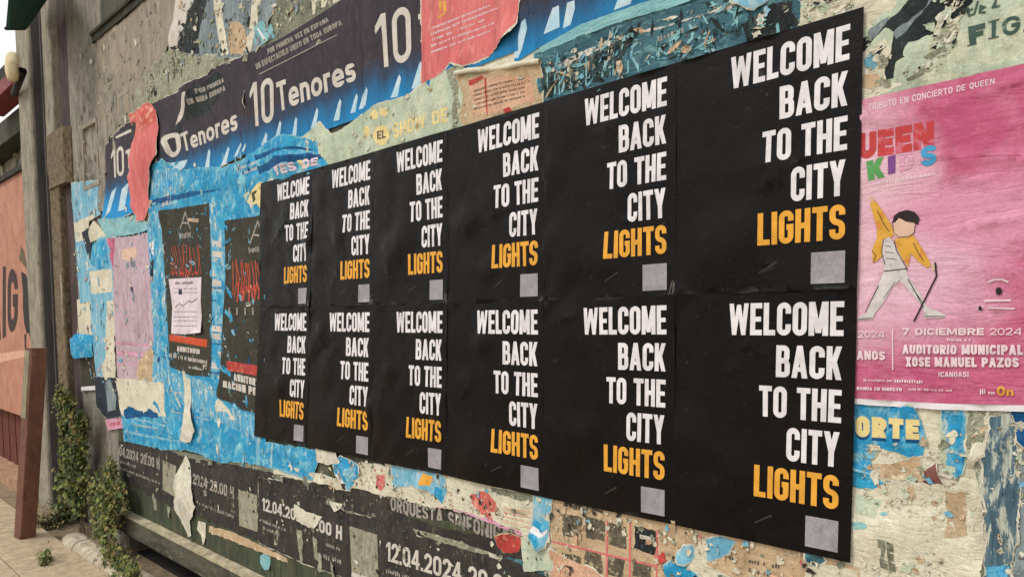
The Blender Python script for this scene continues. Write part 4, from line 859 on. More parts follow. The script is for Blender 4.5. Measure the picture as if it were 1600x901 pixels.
# ---------------- blue torn poster mass on the left
sheet('torn_poster', 'big bright blue torn poster with folds surrounding the two dark olive posters', 'poster', [(234, 262), (256, 250), (286, 268), (318, 262), (352, 262), (385, 248), (420, 222), (455, 212), (492, 220), (530, 240), (512, 262), (470, 280), (420, 300), (418, 690), (500, 702), (498, 722), (490, 750), (452, 738), (410, 726), (375, 720), (345, 722), (300, 702), (262, 702), (196, 688), (192, 644), (232, 642), (262, 600), (246, 480), (236, 380)], M['blue'], 5.5, jag=.005, torn=M['tealpale'], wave=.0028, wdir=(.5, 1), curls=[(450, 236, .2, .03), (300, 690, .15, .015)], creases=[([(390, 262), (440, 246), (500, 244)], .012), ([(400, 280), (450, 258), (510, 250)], .010), ([(250, 300), (300, 290), (360, 284), (410, 270)], .010), ([(262, 590), (262, 640), (280, 690)], .008), ([(200, 660), (260, 672), (330, 690)], .008), ([(330, 610), (340, 660), (334, 710)], .008), ([(330, 640), (380, 668), (410, 672)], .008), ([(420, 700), (490, 716)], .006), ([(344, 290), (346, 340)], .008), ([(240, 330), (252, 420), (256, 560)], .008)],
      prints=[('faded_zone', ppx([(238, 268), (276, 262), (300, 276), (286, 300), (250, 312), (238, 300)])+ppx([(262, 580), (330, 596), (348, 630), (410, 652), (410, 690), (380, 676), (330, 650), (300, 640), (268, 620)]), M['bluetorn']),
              ('dark_fold', ppx([(404, 262), (440, 246), (486, 240), (520, 244), (500, 250), (450, 256), (410, 272)])+ppx([(400, 244), (430, 234), (470, 230), (500, 236), (470, 234), (430, 240), (402, 252)])+ppx([(240, 312), (300, 300), (350, 296), (300, 308), (242, 322)]), M['bluedark']),
              ('white_print', greek([(372, 262), (404, 250), (405, 256), (373, 268)],1)+greek([(376, 270), (404, 260), (405, 266), (377, 276)],2)+greek([(250, 318), (272, 312), (272, 320), (250, 326)],3)+greek([(258, 606), (300, 616), (300, 619), (258, 609)],4)+greek([(270, 640), (330, 654), (330, 657), (270, 643)],5)+greek([(210, 660), (250, 668), (250, 671), (210, 663)],6), M['offwhite']),
              ('pale_crease', ppx([(204, 650), (232, 656), (262, 664), (262, 666), (232, 659), (204, 653)])+ppx([(198, 672), (260, 684), (300, 690), (300, 692), (240, 684), (198, 675)])+ppx([(404, 684), (408, 684), (410, 726), (404, 724)])+ppx([(428, 690), (430, 690), (428, 732), (424, 730)])+ppx([(318, 620), (322, 620), (322, 650), (316, 690), (312, 690)])+ppx([(430, 728), (470, 740), (494, 748), (492, 752), (460, 742), (428, 731)]), M['bluelite']),
              ('green_letters', ppx([(384, 304), (396, 298), (404, 288), (412, 284), (412, 330), (404, 318), (396, 322), (388, 316)])+tpx('Y', [(470, 252), (484, 248), (484, 262), (472, 266)], t=.2), M['yellowink']),
              ('pink_letters', tpx('YES DE', [(434, 262), (500, 246), (500, 258), (436, 276)], t=.24, w=.7), M['pinkish'])])
for k, (q, lb) in enumerate((([(388, 306), (396, 300), (414, 288), (440, 274), (470, 262), (516, 252), (505, 262), (415, 292), (412, 300), (395, 325)], 'cream red lettered sliver just above the first two black posters'),)):
    sheet('scrap', lb, 'scrap', q, M['cream'], 6.4, jag=.003, torn=M['tear'], prints=[('red_letters', tpx('YED', [(436, 264), (480, 255), (480, 266), (438, 276)], t=.26, w=.7), M['coralred']), ('green_blot', ppx([(396, 302), (412, 292), (412, 300), (398, 318)]), M['moss'])])
sheet('paper_strip', 'worn blue and white strip of torn paper between the lavender and first olive poster', 'strip', [(232, 352), (244, 318), (256, 330), (262, 420), (264, 560), (270, 590), (262, 660), (240, 640), (242, 520), (236, 400)], M['bluetorn'], 6.2, jag=.004, torn=M['tear'],
      prints=[('white_patch', ppx([(236, 380), (243, 376), (243, 402), (237, 404)]), M['white']), ('dark_patch', ppx([(238, 410), (243, 404), (242, 440), (238, 440)]), M['navy'])])
sheet('paper_strip', 'worn blue and white strip with print between the two olive posters', 'strip', [(333, 318), (344, 322), (356, 344), (354, 520), (345, 614), (334, 600), (332, 450)], M['bluetorn'], 6.0, jag=.003, torn=M['bluelite'],
      prints=[('print_line', sum([ppx([(334, y), (352, y+2), (352, y+4), (334, y+2)]) for y in (415, 448, 468, 535, 558, 580)], []), M['bluedark']), ('white_block', sum([ppx([(335, y), (349, y+1.5), (349, y+11), (335, y+9)]) for y in (376, 392, 422, 436, 508, 520, 548, 566)], []), M['offwhite'])])

sheet('paper_flap', 'white torn tongue of paper curling off the blue poster below the first olive poster', 'flap', [(288, 578), (300, 584), (303, 640), (312, 672), (306, 690), (284, 688), (294, 664), (292, 620)], M['tear'], 7, jag=.003, curls=[(302, 670, .2, .03)], wave=.006, wdir=(1, .2))
sheet('scrap', 'white jagged rip in the blue poster under the second olive poster', 'scrap', [(342, 622), (352, 628), (364, 644), (372, 654), (360, 660), (350, 648), (346, 668), (340, 650)], M['tear'], 6.6, jag=.005)
sheet('scrap', 'dark jagged tear between the cream crinkled paper and the bright blue poster', 'scrap', [(192, 642), (206, 634), (222, 642), (236, 638), (250, 646), (248, 652), (226, 650), (200, 654)], M['bluedark'], 6.9, jag=.004)

# ---------------- left edge strips
sheet('paper_strip', 'light blue paper strip pasted on the concrete at the far left edge', 'strip', [(112, 286), (156, 282), (158, 335), (140, 345), (142, 470), (126, 474), (120, 400), (116, 340)], M['bluelite'], 1.5, jag=.002, torn=M['tear'],
      prints=[('cream_band', ppx([(116, 348), (140, 338), (144, 334), (152, 342), (146, 372), (120, 378)]), M['cream'])])
sheet('paper_strip', 'cream strip under the light blue strip at the far left edge', 'strip', [(121, 468), (142, 466), (146, 528), (124, 530)], M['cream'], 1.2, jag=.002)
sheet('torn_poster', 'column of light blue and cream torn paper beside the lavender poster', 'poster', [(138, 378), (168, 368), (178, 400), (182, 592), (170, 592), (152, 588), (146, 540), (142, 460)], M['bluelite'], 2.2, jag=.003, torn=M['tear'], curls=[(160, 400, .2, .02)],
      prints=[('cream_block', ppx([(142, 424), (176, 420), (177, 456), (144, 459)])+ppx([(168, 470), (180, 470), (184, 592), (164, 592), (160, 572), (166, 560)]), M['cream']),
              ('blue_block', ppx([(142, 384), (168, 372), (172, 414), (158, 422), (143, 412)]), M['blue'])])
sheet('scrap', 'pointed dark navy scrap folded at the far left edge', 'scrap', [(129, 363), (149, 354), (143, 408), (137, 394)], M['navy'], 3.4, curls=[(145, 362, .15, .02)])
sheet('scrap', 'white folded triangle beside the navy pointed scrap', 'scrap', [(141, 382), (151, 345), (168, 368)], M['cream'], 4, jag=.001, curls=[(148, 360, .15, .03)])
sheet('paper_strip', 'faded teal header strip across the top of the lavender poster', 'strip', [(154, 343), (198, 340), (236, 330), (238, 358), (208, 366), (168, 372)], M['tealpale'], 3.8, jag=.003, torn=M['bluelite'])
sheet('concert_poster', 'rain bleached lavender pink poster near the left edge', 'poster', [(166, 372), (206, 370), (240, 362), (244, 600), (224, 604), (186, 596), (180, 500), (178, 420)], M['lavender'], 3.2, jag=.002, torn=M['tear'],
      prints=[('magenta_margin', ppx([(168, 373), (182, 372), (180, 400), (178, 430)]), M['magenta']),
              ('orange_title', ppx([(192, 390), (214, 386), (216, 400), (204, 408), (192, 404)]), M['skin']),
              ('blue_mark', ppx([(198, 412), (203, 410), (204, 418), (199, 420)])+ppx([(208, 410), (213, 406), (214, 416), (209, 418)]), M['greyblue']),
              ('dark_mark', ppx([(206, 449), (210, 448), (211, 456), (207, 456)])+ppx([(209, 464), (212, 464), (212, 468), (209, 468)]), M['navy']),
              ('pink_line', ppx([(182, 534), (242, 538), (242, 541), (182, 537)])+ppx([(184, 548), (242, 552), (242, 558), (184, 554)])+ppx([(186, 566), (240, 570), (240, 572), (186, 568)]), M['magpale']),
              ('brown_stain', ppx([(220, 560), (240, 540), (243, 596), (226, 600), (214, 586)]), M['tan'])])
sheet('pasted_paper', 'cream crinkled paper below the lavender poster', 'paper', [(184, 590), (258, 598), (262, 650), (244, 648), (236, 640), (222, 646), (206, 636), (196, 650), (190, 640)], M['cream'], 6.6, jag=.004, torn=M['tear'])
sheet('scrap', 'crumpled bright blue wad stuck at the far left edge', 'scrap', [(112, 532), (124, 526), (134, 520), (146, 524), (148, 556), (130, 560), (113, 554)], M['blue'], 3, jag=.006, curls=[(130, 542, .3, .06)], wave=.02, wdir=(.5, 1))
sheet('scrap', 'black block with a white lower edge below the blue wad', 'scrap', [(127, 560), (150, 558), (152, 609), (128, 610)], M['olive'], 2, jag=.002, prints=[('white_edge', ppx([(127, 604), (152, 602), (152, 611), (127, 611)]), M['white'])])
sheet('scrap', 'navy photograph scrap left of the cream crinkled paper', 'scrap', [(149, 588), (186, 590), (191, 650), (168, 654), (152, 632)], M['navy'], 3, jag=.004, torn=M['tear'], prints=[('pale_figure', ppx([(166, 596), (174, 592), (184, 620), (182, 640), (170, 642)]), M['greyblue'])])
sheet('scrap', 'small pink and white label under the navy photograph scrap', 'scrap', [(165, 655), (193, 652), (195, 668), (170, 672)], M['magpale'], 2.6, jag=.002, prints=[('red_print', greek([(172, 658), (190, 656), (190, 664), (174, 666)],7), M['redink'])])

# ---------------- two dark olive posters and the white notice
def olive(x, l, nm_lab, off, clip):
    pass
TRI = lambda cx_, y0, w_, h: stroke([Wp(cx_-w_/2, y0+h), Wp(cx_, y0), Wp(cx_+w_/2, y0+h)], .012)+stroke([Wp(cx_-w_*.3, y0+h*.62), Wp(cx_+w_*.3, y0+h*.66)], .010)
def scrib(x0, x1, y0, y1, n, seed, th=.016):
    rn = random.Random(seed); o = []
    for i in range(n):
        x = x0+(x1-x0)*(i+.5)/n
        o += stroke([Wp(x-rn.uniform(0, 4), y0+rn.uniform(0, 8)), Wp(x+rn.uniform(-2, 3), (y0+y1)/2), Wp(x+rn.uniform(-3, 2), y1-rn.uniform(0, 8))], th)
    return o
sheet('concert_poster', 'dark olive poster with orange scrawl, partly hidden by a white notice', 'poster', [(254, 330), (330, 318), (334, 440), (333, 588), (300, 586), (268, 572), (262, 450)], M['olive'], 7.5, jag=.001, curls=[(258, 335, .1, .02)],
      prints=[('peak_emblem', TRI(293, 332, 16, 26), M['dimwhite']),
              ('band_name', greek([(283, 364), (302, 362), (302, 372), (284, 374)],8), M['dimwhite']),
              ('tan_label', ppx([(298, 341), (314, 342), (313, 348), (298, 346)]), M['tan']),
              ('orange_scrawl', scrib(270, 318, 380, 432, 12, 1, .006), M['orangered']),
              ('red_scrawl', scrib(274, 314, 418, 436, 9, 2, .012), M['redink']),
              ('orange_banner', ppx([(268, 522), (327, 530), (327, 542), (268, 532)]), M['orangered']),
              ('banner_text', tpx('AUDITORIO', [(280, 540), (316, 545), (316, 553), (280, 548)], t=.24)+greek([(267, 550), (328, 562), (328, 570), (267, 558)],10)+greek([(298, 571), (322, 575), (322, 579), (298, 575)],11), M['offwhite'])])
sheet('concert_poster', 'dark olive poster with orange scrawl tucked under the first black poster column', 'poster', [(354, 345), (416, 336), (418, 648), (382, 640), (344, 618), (350, 520), (356, 430)], M['olive'], 7.2, jag=.0015, curls=[(348, 615, .1, .015)],
      prints=[('peak_emblem', TRI(406, 346, 24, 34), M['dimwhite']),
              ('band_name', greek([(391, 386), (414, 384), (414, 394), (392, 396)],9), M['dimwhite']),
              ('orange_scrawl', scrib(366, 414, 404, 466, 12, 3, .008), M['orangered']),
              ('red_scrawl', scrib(374, 414, 440, 472, 8, 4, .018), M['redink']),
              ('tally_mark', sum([ppx([(x, 480), (x+2, 480), (x+2, 492), (x, 492)]) for x in (361, 373, 386, 398, 409)], []), M['dimwhite']),
              ('pink_banner', ppx([(357, 563), (414, 572), (414, 588), (358, 578)]), M['redink']),
              ('banner_text', tpx('AUDITORIO', [(368, 583), (412, 592), (412, 604), (369, 594)], t=.24)+tpx('NACION POR', [(352, 594), (412, 606), (412, 620), (353, 604)], t=.24), M['offwhite'])])
sheet('notice', 'white paper notice with faint print stuck over the first olive poster', 'notice', [(267, 436), (300, 434), (319, 433), (317, 470), (321, 519), (296, 522), (271, 521), (273, 480)], paper('notice_white', (228, 214, 222), (216, 202, 210), 8, bump=.4, cs=18, grain=.05), 8.8, curls=[(320, 518, .08, .012)], wave=.004, wdir=(1, .4),
      prints=[('small_print', greek([(277, 440), (306, 439), (306, 444), (277, 445)],12)+sum([greek([(276, y), (312, y), (312, y+1.8), (276, y+1.8)], y) for y in (450, 456, 486, 494, 500, 508)], [])+stroke([Wp(x, y) for x, y in ((278, 480), (284, 474), (290, 478), (298, 470), (304, 472), (312, 466))], .006), M['dimdark']),
              ('seal', ppx([(283, 452), (288, 452), (288, 460), (283, 460)]), M['navy'])])

# ---------------- magenta show poster on the right
mg = [(1338, 160), (1600, 102), (1688, 80), (1694, 640), (1600, 642), (1470, 639), (1330, 630)]
def oval(cx_, cy_, rx, ry, n=14): return ppx([(cx_+rx*math.cos(i*2*math.pi/n), cy_+ry*math.sin(i*2*math.pi/n)) for i in range(n)])
def ls(pts, th): return stroke([Wp(*q) for q in pts], th)
sheet('show_poster', 'magenta children show poster with a dancer in a yellow jacket, at the right edge', 'poster', mg, M['magenta'], 7, curls=[(1480, 640, .05, .003)], wave=.0028, wdir=(.12, 1), jag=.0006, grid=.015, creases=[([(1440, 168), (1480, 166), (1530, 150), (1600, 128)], 0.0076), ([(1350, 186), (1400, 190), (1440, 186), (1480, 170)], 0.0057), ([(1500, 252), (1540, 244), (1600, 250), (1660, 252)], 0.0076), ([(1530, 205), (1570, 196), (1610, 198)], 0.0038), ([(1470, 280), (1510, 284), (1560, 276), (1600, 262)], 0.0038), ([(1490, 360), (1540, 350), (1600, 338)], 0.0076), ([(1420, 250), (1470, 246), (1520, 250)], 0.0038), ([(1350, 440), (1380, 436), (1400, 446)], 0.0038), ([(1510, 420), (1560, 432), (1620, 420)], 0.0038), ([(1480, 500), (1540, 496), (1620, 500)], 0.0034), ([(1350, 470), (1380, 474), (1400, 470)], 0.0029), ([(1360, 270), (1372, 340), (1366, 380)], 0.0029), ([(1540, 300), (1580, 296), (1620, 304)], 0.0038), ([(1400, 545), (1480, 552), (1560, 546)], 0.0027), ([(1440, 610), (1520, 600), (1600, 612)], 0.0034), ([(1570, 380), (1600, 372), (1640, 376)], 0.0038)],
      prints=[('white_border', ppx([(1330, 621), (1470, 629), (1600, 632), (1694, 630), (1694, 640), (1600, 642), (1470, 639), (1330, 631)]), M['white']),
              ('top_line', tpx('EL TRIBUTO EN CONCIERTO DE QUEEN', [(1344, 168), (1556, 124), (1556, 133), (1344, 179)], t=.17, w=.68, sp=.24), M['pinkish']),
              ('red_title', tpx('QUEEN', [(1316, 216), (1462, 190), (1462, 232), (1316, 256)], t=.3, w=.78, sp=.08), M['magred']),
              ('green_letter', tpx('K', [(1357, 254), (1384, 246), (1386, 278), (1360, 284)], t=.28, w=.7), M['green']),
              ('purple_letter', tpx('I', [(1390, 246), (1402, 243), (1402, 272), (1391, 274)], t=.3, w=.5), M['purple']),
              ('faint_letter', tpx('D', [(1408, 244), (1430, 238), (1430, 264), (1409, 270)], t=.24, w=.7), M['magpale']),
              ('blue_letter', tpx('S', [(1441, 232), (1466, 226), (1466, 258), (1442, 263)], t=.26, w=.7), M['cyan']),
              ('subtitle', greek([(1376, 284), (1466, 270), (1466, 276), (1376, 291)],13), M['pinkish']),
              ('printed_jacket', ppx([(1362, 318), (1368, 314), (1374, 318), (1388, 340), (1396, 352), (1400, 366), (1396, 372), (1380, 374), (1376, 366)])+ppx([(1373, 360), (1386, 366), (1381, 380), (1384, 398), (1376, 406), (1367, 412), (1366, 390), (1374, 372)])+ppx([(1401, 374), (1412, 372), (1428, 366), (1438, 380), (1446, 392), (1458, 414), (1452, 419), (1438, 410), (1426, 396), (1422, 418), (1412, 404), (1404, 386)]), M['jacket']),
              ('printed_trousers', ppx([(1382, 378), (1392, 370), (1398, 378), (1406, 392), (1414, 408), (1422, 432), (1440, 458), (1452, 480), (1468, 486), (1480, 492), (1478, 496), (1448, 497), (1444, 478), (1420, 450), (1408, 438), (1398, 448), (1384, 472), (1370, 490), (1366, 499), (1343, 500), (1344, 495), (1356, 490), (1366, 470), (1376, 444), (1384, 424), (1382, 400)]), M['trous']),
              ('printed_skin', ppx([(1398, 346), (1404, 340), (1418, 346), (1433, 350), (1430, 366), (1420, 372), (1406, 372), (1399, 366)])+ppx([(1456, 412), (1464, 414), (1466, 422), (1460, 424)])+ppx([(1360, 312), (1366, 308), (1370, 314), (1364, 318)]), M['skin']),
              ('printed_hair', ppx([(1397, 350), (1400, 338), (1408, 332), (1420, 329), (1432, 332), (1440, 342), (1437, 352), (1430, 349), (1418, 347), (1408, 341), (1402, 348)]), M['hair']),
              ('printed_outline', ls([(1400, 376), (1404, 392), (1413, 408), (1421, 422)], .0016)+ls([(1384, 376), (1381, 394), (1386, 414)], .0014)+ls([(1374, 330), (1384, 350), (1392, 362)], .0014)+ls([(1430, 380), (1438, 396), (1446, 408)], .0014)+ls([(1386, 384), (1396, 386)], .0012)+ls([(1386, 394), (1400, 396)], .0012)+ls([(1388, 404), (1404, 406)], .0012)+ls([(1402, 440), (1384, 466)], .0012)+ls([(1430, 452), (1446, 474)], .0012)+ls([(1344, 498), (1366, 497)], .0016)+ls([(1448, 494), (1478, 494)], .0016)+ls([(1398, 348), (1400, 364), (1408, 371), (1422, 371), (1431, 364), (1433, 352)], .0012)+ls([(1366, 392), (1372, 400), (1368, 410)], .0012), M['hair']),
              ('printed_cane', ls([(1464, 410), (1466, 432), (1448, 468), (1431, 502)], .0035)+ls([(1384, 424), (1420, 420)], .002)+ls([(1422, 436), (1446, 480)], .0018)+ls([(1376, 446), (1356, 488)], .0018), M['hair']),
              ('sponsor_marks', ls([(1546, 441), (1556, 437), (1568, 437), (1578, 441)], .004)+ls([(1540, 470), (1582, 469)], .004)+ls([(1546, 481), (1588, 482)], .003)+ls([(1530, 480), (1534, 486), (1538, 478)], .003), M['pinkish']),
              ('seal_mark', oval(1563, 455, 5, 6)+oval(1534, 482, 3, 4), M['hair']),
              ('lettering', tpx('2024', [(1344, 516), (1385, 517), (1385, 527), (1344, 527)], t=.15, w=.8)+tpx('7 DICIEMBRE', [(1413, 512), (1540, 512), (1540, 523), (1413, 523)], t=.24, w=.84)+tpx('2024', [(1549, 512), (1598, 512), (1598, 523), (1549, 523)], t=.15, w=.84)
               + tpx('ANOS', [(1342, 547), (1386, 548), (1386, 562), (1342, 561)], t=.25, w=.66)+tpx('AUDITORIO MUNICIPAL', [(1413, 538), (1601, 538), (1601, 554), (1413, 552)], t=.26, w=.62)+tpx('XOSE MANUEL PAZOS', [(1418, 557), (1594, 558), (1594, 573), (1418, 572)], t=.26, w=.62)
               + tpx('(CANGAS)', [(1469, 580), (1516, 580), (1516, 588), (1469, 588)], t=.2, w=.66)+greek([(1482, 528), (1520, 528), (1520, 533), (1482, 533)],14)+ppx([(1397, 514), (1399, 514), (1399, 577), (1397, 577)])
               + greek([(1350, 591), (1396, 592), (1396, 596), (1350, 595)],15)+greek([(1400, 591), (1450, 593), (1450, 599), (1400, 597)],16)+tpx('BANDA EN DIRECTO', [(1342, 603), (1412, 605), (1412, 610), (1342, 608)], t=.2)+greek([(1422, 605), (1490, 607), (1490, 611), (1422, 609)],17)
               + greek([(1533, 604), (1543, 604), (1543, 616), (1533, 616)],18)+greek([(1546, 610), (1558, 610), (1558, 615), (1546, 615)],19), M['pinkish']),
              ('orange_word', tpx('On', [(1560, 602), (1586, 602), (1586, 617), (1560, 617)], t=.24, w=.8), M['jacket']),
              ])

# ---------------- torn layers below the magenta poster
sheet('torn_poster', 'blue scrap lettered NORTE in pale yellow below the magenta poster', 'poster', [(1326, 625), (1430, 634), (1442, 662), (1449, 690), (1444, 710), (1424, 714), (1400, 704), (1372, 702), (1362, 716), (1366, 738), (1384, 756), (1366, 764), (1328, 758)], M['blue'], 3.4, jag=.003, torn=M['greencream'], tw=.01,
      prints=[('letter_shadow', tpx('NORTE', [(1312, 653), (1438, 661), (1438, 692), (1312, 684)], t=.32, w=.66), M['bluedark']), ('lettering', tpx('NORTE', [(1312, 647), (1438, 655), (1438, 686), (1312, 680)], t=.3, w=.66), M['yellowink']), ('pale_line', ppx([(1330, 706), (1364, 712), (1364, 716), (1330, 712)])+ppx([(1330, 728), (1364, 738), (1366, 742), (1330, 732)]), M['bluelite'])])
sheet('torn_poster', 'cream crinkled sheet worn through in grey, lower right of the frame', 'poster', [(1330, 760), (1368, 764), (1400, 750), (1440, 757), (1472, 757), (1500, 760), (1545, 640), (1545, 700), (1524, 720), (1540, 860), (1530, 960), (1330, 960)], M['cream'], 3, jag=.005, torn=M['tear'], wave=.006, wdir=(.15, 1), curls=[(1384, 840, .1, .012)],
      prints=[('green_shade', ppx([(1338, 772), (1380, 780), (1370, 806), (1338, 800)]), M['greencream']), ('beige_block', ppx([(1478, 765), (1514, 766), (1514, 836), (1478, 838)]), M['tan']), ('dark_letters', tpx('ZE', [(1376, 838), (1400, 846), (1402, 892), (1378, 884)], t=.3, w=.8), M['greygreen']), ('green_fleck', oval(1345, 818, 14, 5)+oval(1384, 800, 6, 3), M['tealpale'])])
sheet('paper_strip', 'blue vertical tongue of torn paper under the middle of the magenta poster', 'strip', [(1470, 634), (1510, 636), (1508, 700), (1506, 738), (1494, 748), (1482, 734), (1480, 690)], M['bluetorn'], 4.2, jag=.003, torn=M['greencream'], tw=.009, prints=[('blue_core', ppx([(1478, 646), (1506, 648), (1504, 690), (1500, 734), (1488, 728), (1484, 690)]), M['blue'])])
sheet('scrap', 'grey green torn block right of the blue vertical tongue', 'scrap', [(1512, 638), (1556, 640), (1552, 700), (1530, 706), (1512, 702)], M['grit'], 3.7, jag=.004, torn=M['tear'])
sheet('scrap', 'small brown red fleck shaped like a peak in the cream paper', 'scrap', [(1438, 756), (1448, 732), (1464, 722), (1467, 742), (1474, 757)], paper('brown_red', (140, 92, 84), (116, 72, 68), 14, (170, 130, 116), .36, 34), 4.0, jag=.002, torn=M['tear'])
sheet('torn_poster', 'dripping teal and white streaked strip at the lower right edge', 'poster', [(1548, 650), (1584, 640), (1590, 700), (1592, 760), (1586, 840), (1578, 960), (1538, 960), (1545, 840), (1536, 760), (1546, 700)], paper('streaky_teal', (104, 132, 144), (72, 100, 116), 14, (196, 202, 188), .46, 22, st=(2.2, 1, .6), cr=(2, 1, .5), cs=26, bump=1, scuff2=(44, 64, 80), amt2=.36, ss2=30), 4.4, jag=.005, torn=M['tear'], wave=.004,
      prints=[('teal_pool', ppx([(1542, 880), (1576, 882), (1576, 950), (1540, 950)]), M['bluetorn'])])
sheet('scrap', 'deep blue scrap at the right frame edge under the magenta poster', 'scrap', [(1580, 638), (1690, 636), (1690, 720), (1604, 700), (1590, 688)], M['bluedark'], 4.8, jag=.003, torn=M['tear'])
sheet('scrap', 'pale lilac grey sheet with ruled lines at the right frame edge', 'scrap', [(1592, 704), (1700, 716), (1700, 960), (1584, 960), (1588, 840)], M['greyblue'], 3.6, jag=.003, prints=[('ruled_line', ppx([(1592, 738), (1690, 744), (1690, 746), (1592, 740)])+ppx([(1592, 868), (1690, 884), (1690, 887), (1592, 871)]), M['dimdark'])])
for q, lb, mt in (([(1400, 720), (1438, 712), (1440, 742), (1410, 752), (1372, 746), (1368, 724)], 'tan grey worn patch inside the curve of the blue NORTE scrap', 'tan'), ([(1510, 704), (1530, 708), (1534, 760), (1522, 830), (1514, 770)], 'pale torn sliver left of the streaked teal strip', 'greencream')):
    sheet('scrap', lb, 'scrap', q, M[mt], 3.8, jag=.005, torn=M['tear'])

# ---------------- the ragged strip right under the black posters
sheet('torn_poster', 'cream ragged strip with a red splash under the fourth black poster', 'poster', [(604, 715), (660, 725), (720, 740), (860, 770), (862, 846), (820, 834), (760, 812), (708, 792), (680, 792), (604, 770)], M['cream'], 5, jag=.004, torn=M['tear'], wave=.003,
      prints=[('red_splash', ppx([(738, 772), (752, 766), (766, 768), (778, 784), (782, 796), (770, 800), (776, 816), (762, 806), (744, 792)]), M['coralred']), ('pink_edge', ppx([(684, 790), (720, 794), (790, 818), (820, 830), (818, 836), (760, 814), (700, 796)]), M['magpale']), ('grey_smear', ppx([(772, 758), (800, 764), (838, 772), (838, 784), (800, 776), (770, 768)]), M['greygreen']), ('peach_lines', sum([ppx([(790, 790+i*7), (832, 798+i*8), (832, 800+i*8), (790, 792+i*7)]) for i in range(4)], []), M['peach'])])
sheet('scrap', 'cream square scrap with a pink blot left of the pale blue curled scrap', 'scrap', [(552, 728), (566, 722), (612, 728), (612, 740), (608, 775), (590, 770), (552, 760)], M['cream'], 6, jag=.003, torn=M['tear'], prints=[('pink_blot', ppx([(592, 742), (604, 740), (606, 756), (598, 768), (590, 760)]), M['coral'])])
sheet('scrap', 'pale blue curled scrap with a small yellow block under the third black poster', 'scrap', [(614, 726), (660, 733), (698, 742), (702, 765), (694, 786), (684, 772), (654, 757), (616, 760)], M['bluelite'], 6.6, jag=.002, torn=M['tear'], curls=[(660, 758, .06, .02)], prints=[('yellow_block', ppx([(664, 740), (680, 743), (676, 758), (662, 754)]), M['orange']), ('blue_tip', ppx([(684, 758), (698, 766), (694, 786), (684, 772)]), M['blue'])])
sheet('scrap', 'blue and white diamond scrap under the seam of the second and third black posters', 'scrap', [(524, 722), (534, 712), (560, 722), (566, 738), (556, 754), (548, 766), (534, 752), (526, 738)], M['blue'], 7, jag=.003, torn=M['tear'], curls=[(544, 740, .05, .015)], prints=[('white_point', ppx([(525, 738), (536, 744), (546, 764), (534, 752)]), M['white']), ('light_spot', oval(548, 736, 6, 6), M['bluelite'])])
sheet('scrap', 'cream grey strip hanging under the bright blue poster, left of the diamond scrap', 'scrap', [(428, 722), (460, 728), (520, 746), (552, 752), (550, 768), (520, 758), (470, 748), (430, 738)], M['cream'], 5.0, jag=.003, torn=M['tear'])
sheet('scrap', 'crumpled white bits at the right end of the bright blue poster', 'scrap', [(496, 700), (530, 706), (534, 722), (516, 726), (498, 720)], M['tear'], 7.2, jag=.004, curls=[(512, 712, .05, .01)])
sheet('paper_strip', 'bright blue vertical ribbon with a white chevron hanging below the fourth black poster', 'strip', [(838, 768), (866, 774), (864, 800), (860, 830), (856, 852), (846, 858), (830, 842), (836, 810)], M['bluelite'], 7.2, jag=.002, torn=M['tear'], curls=[(846, 850, .05, .02)],
      prints=[('blue_chevron', ppx([(838, 806), (848, 816), (862, 810), (862, 822), (850, 832), (836, 820)])+ppx([(832, 836), (842, 828), (852, 846), (846, 856)]), M['blue']), ('white_chevron', ppx([(836, 820), (850, 832), (862, 822), (862, 828), (850, 838), (834, 828)]), M['white'])])
sheet('scrap', 'cream square scrap below the blue ribbon', 'scrap', [(818, 838), (832, 842), (858, 856), (868, 866), (866, 888), (822, 890)], M['greencream'], 6.2, jag=.002, torn=M['tear'])
sheet('scrap', 'white sliver under the bright red patch', 'scrap', [(766, 860), (778, 866), (788, 871), (780, 872), (768, 868)], M['tear'], 5.5)
sheet('scrap', 'bright red patch just above the dark teal corner at the bottom', 'scrap', [(776, 836), (800, 832), (816, 838), (814, 860), (790, 862), (780, 852)], M['redink'], 5, jag=.003, torn=M['tan'])

# lower dark strips with dates
G_D = 'dark concert date strips along the bottom'
sheet('concert_poster', 'dark teal sheet with worn orchestra lettering below the ragged strip', 'poster', [(440, 744), (560, 756), (604, 770), (700, 790), (822, 830), (870, 930), (780, 960), (700, 850), (560, 800), (450, 768)], M['plumdk'], 3.4, jag=.003, torn=M['tear'],
      prints=[('lettering', tpx('ORQUESTA SINFONICA', [(612, 774), (800, 822), (800, 848), (612, 796)], t=.2, w=.62), M['dimwhite']), ('teal_area', ppx([(786, 868), (822, 872), (870, 900), (870, 950), (790, 950)]), M['teal']), ('green_smear', ppx([(640, 806), (700, 812), (760, 836), (700, 826)]), M['moss'])])
sheet('concert_poster', 'first dark date strip from the left, faded, next to the ivy', 'poster', [(187, 688), (262, 704), (300, 716), (300, 802), (240, 776), (190, 744)], M['plumdk'], 3, jag=.002, group=G_D,
      prints=[('lettering', tpx('04.2024 20.00 H', [(188, 696), (251, 716), (251, 733), (188, 711)], t=.2, w=.6), M['dimwhite']), ('small_print', greek([(190, 718), (214, 726), (214, 731), (190, 723)], 75)+greek([(190, 728), (252, 752), (252, 757), (190, 733)], 58), M['dimwhite']), ('pale_square', ppx([(256, 718), (277, 727), (276, 776), (256, 764)]), M['paleold'])])
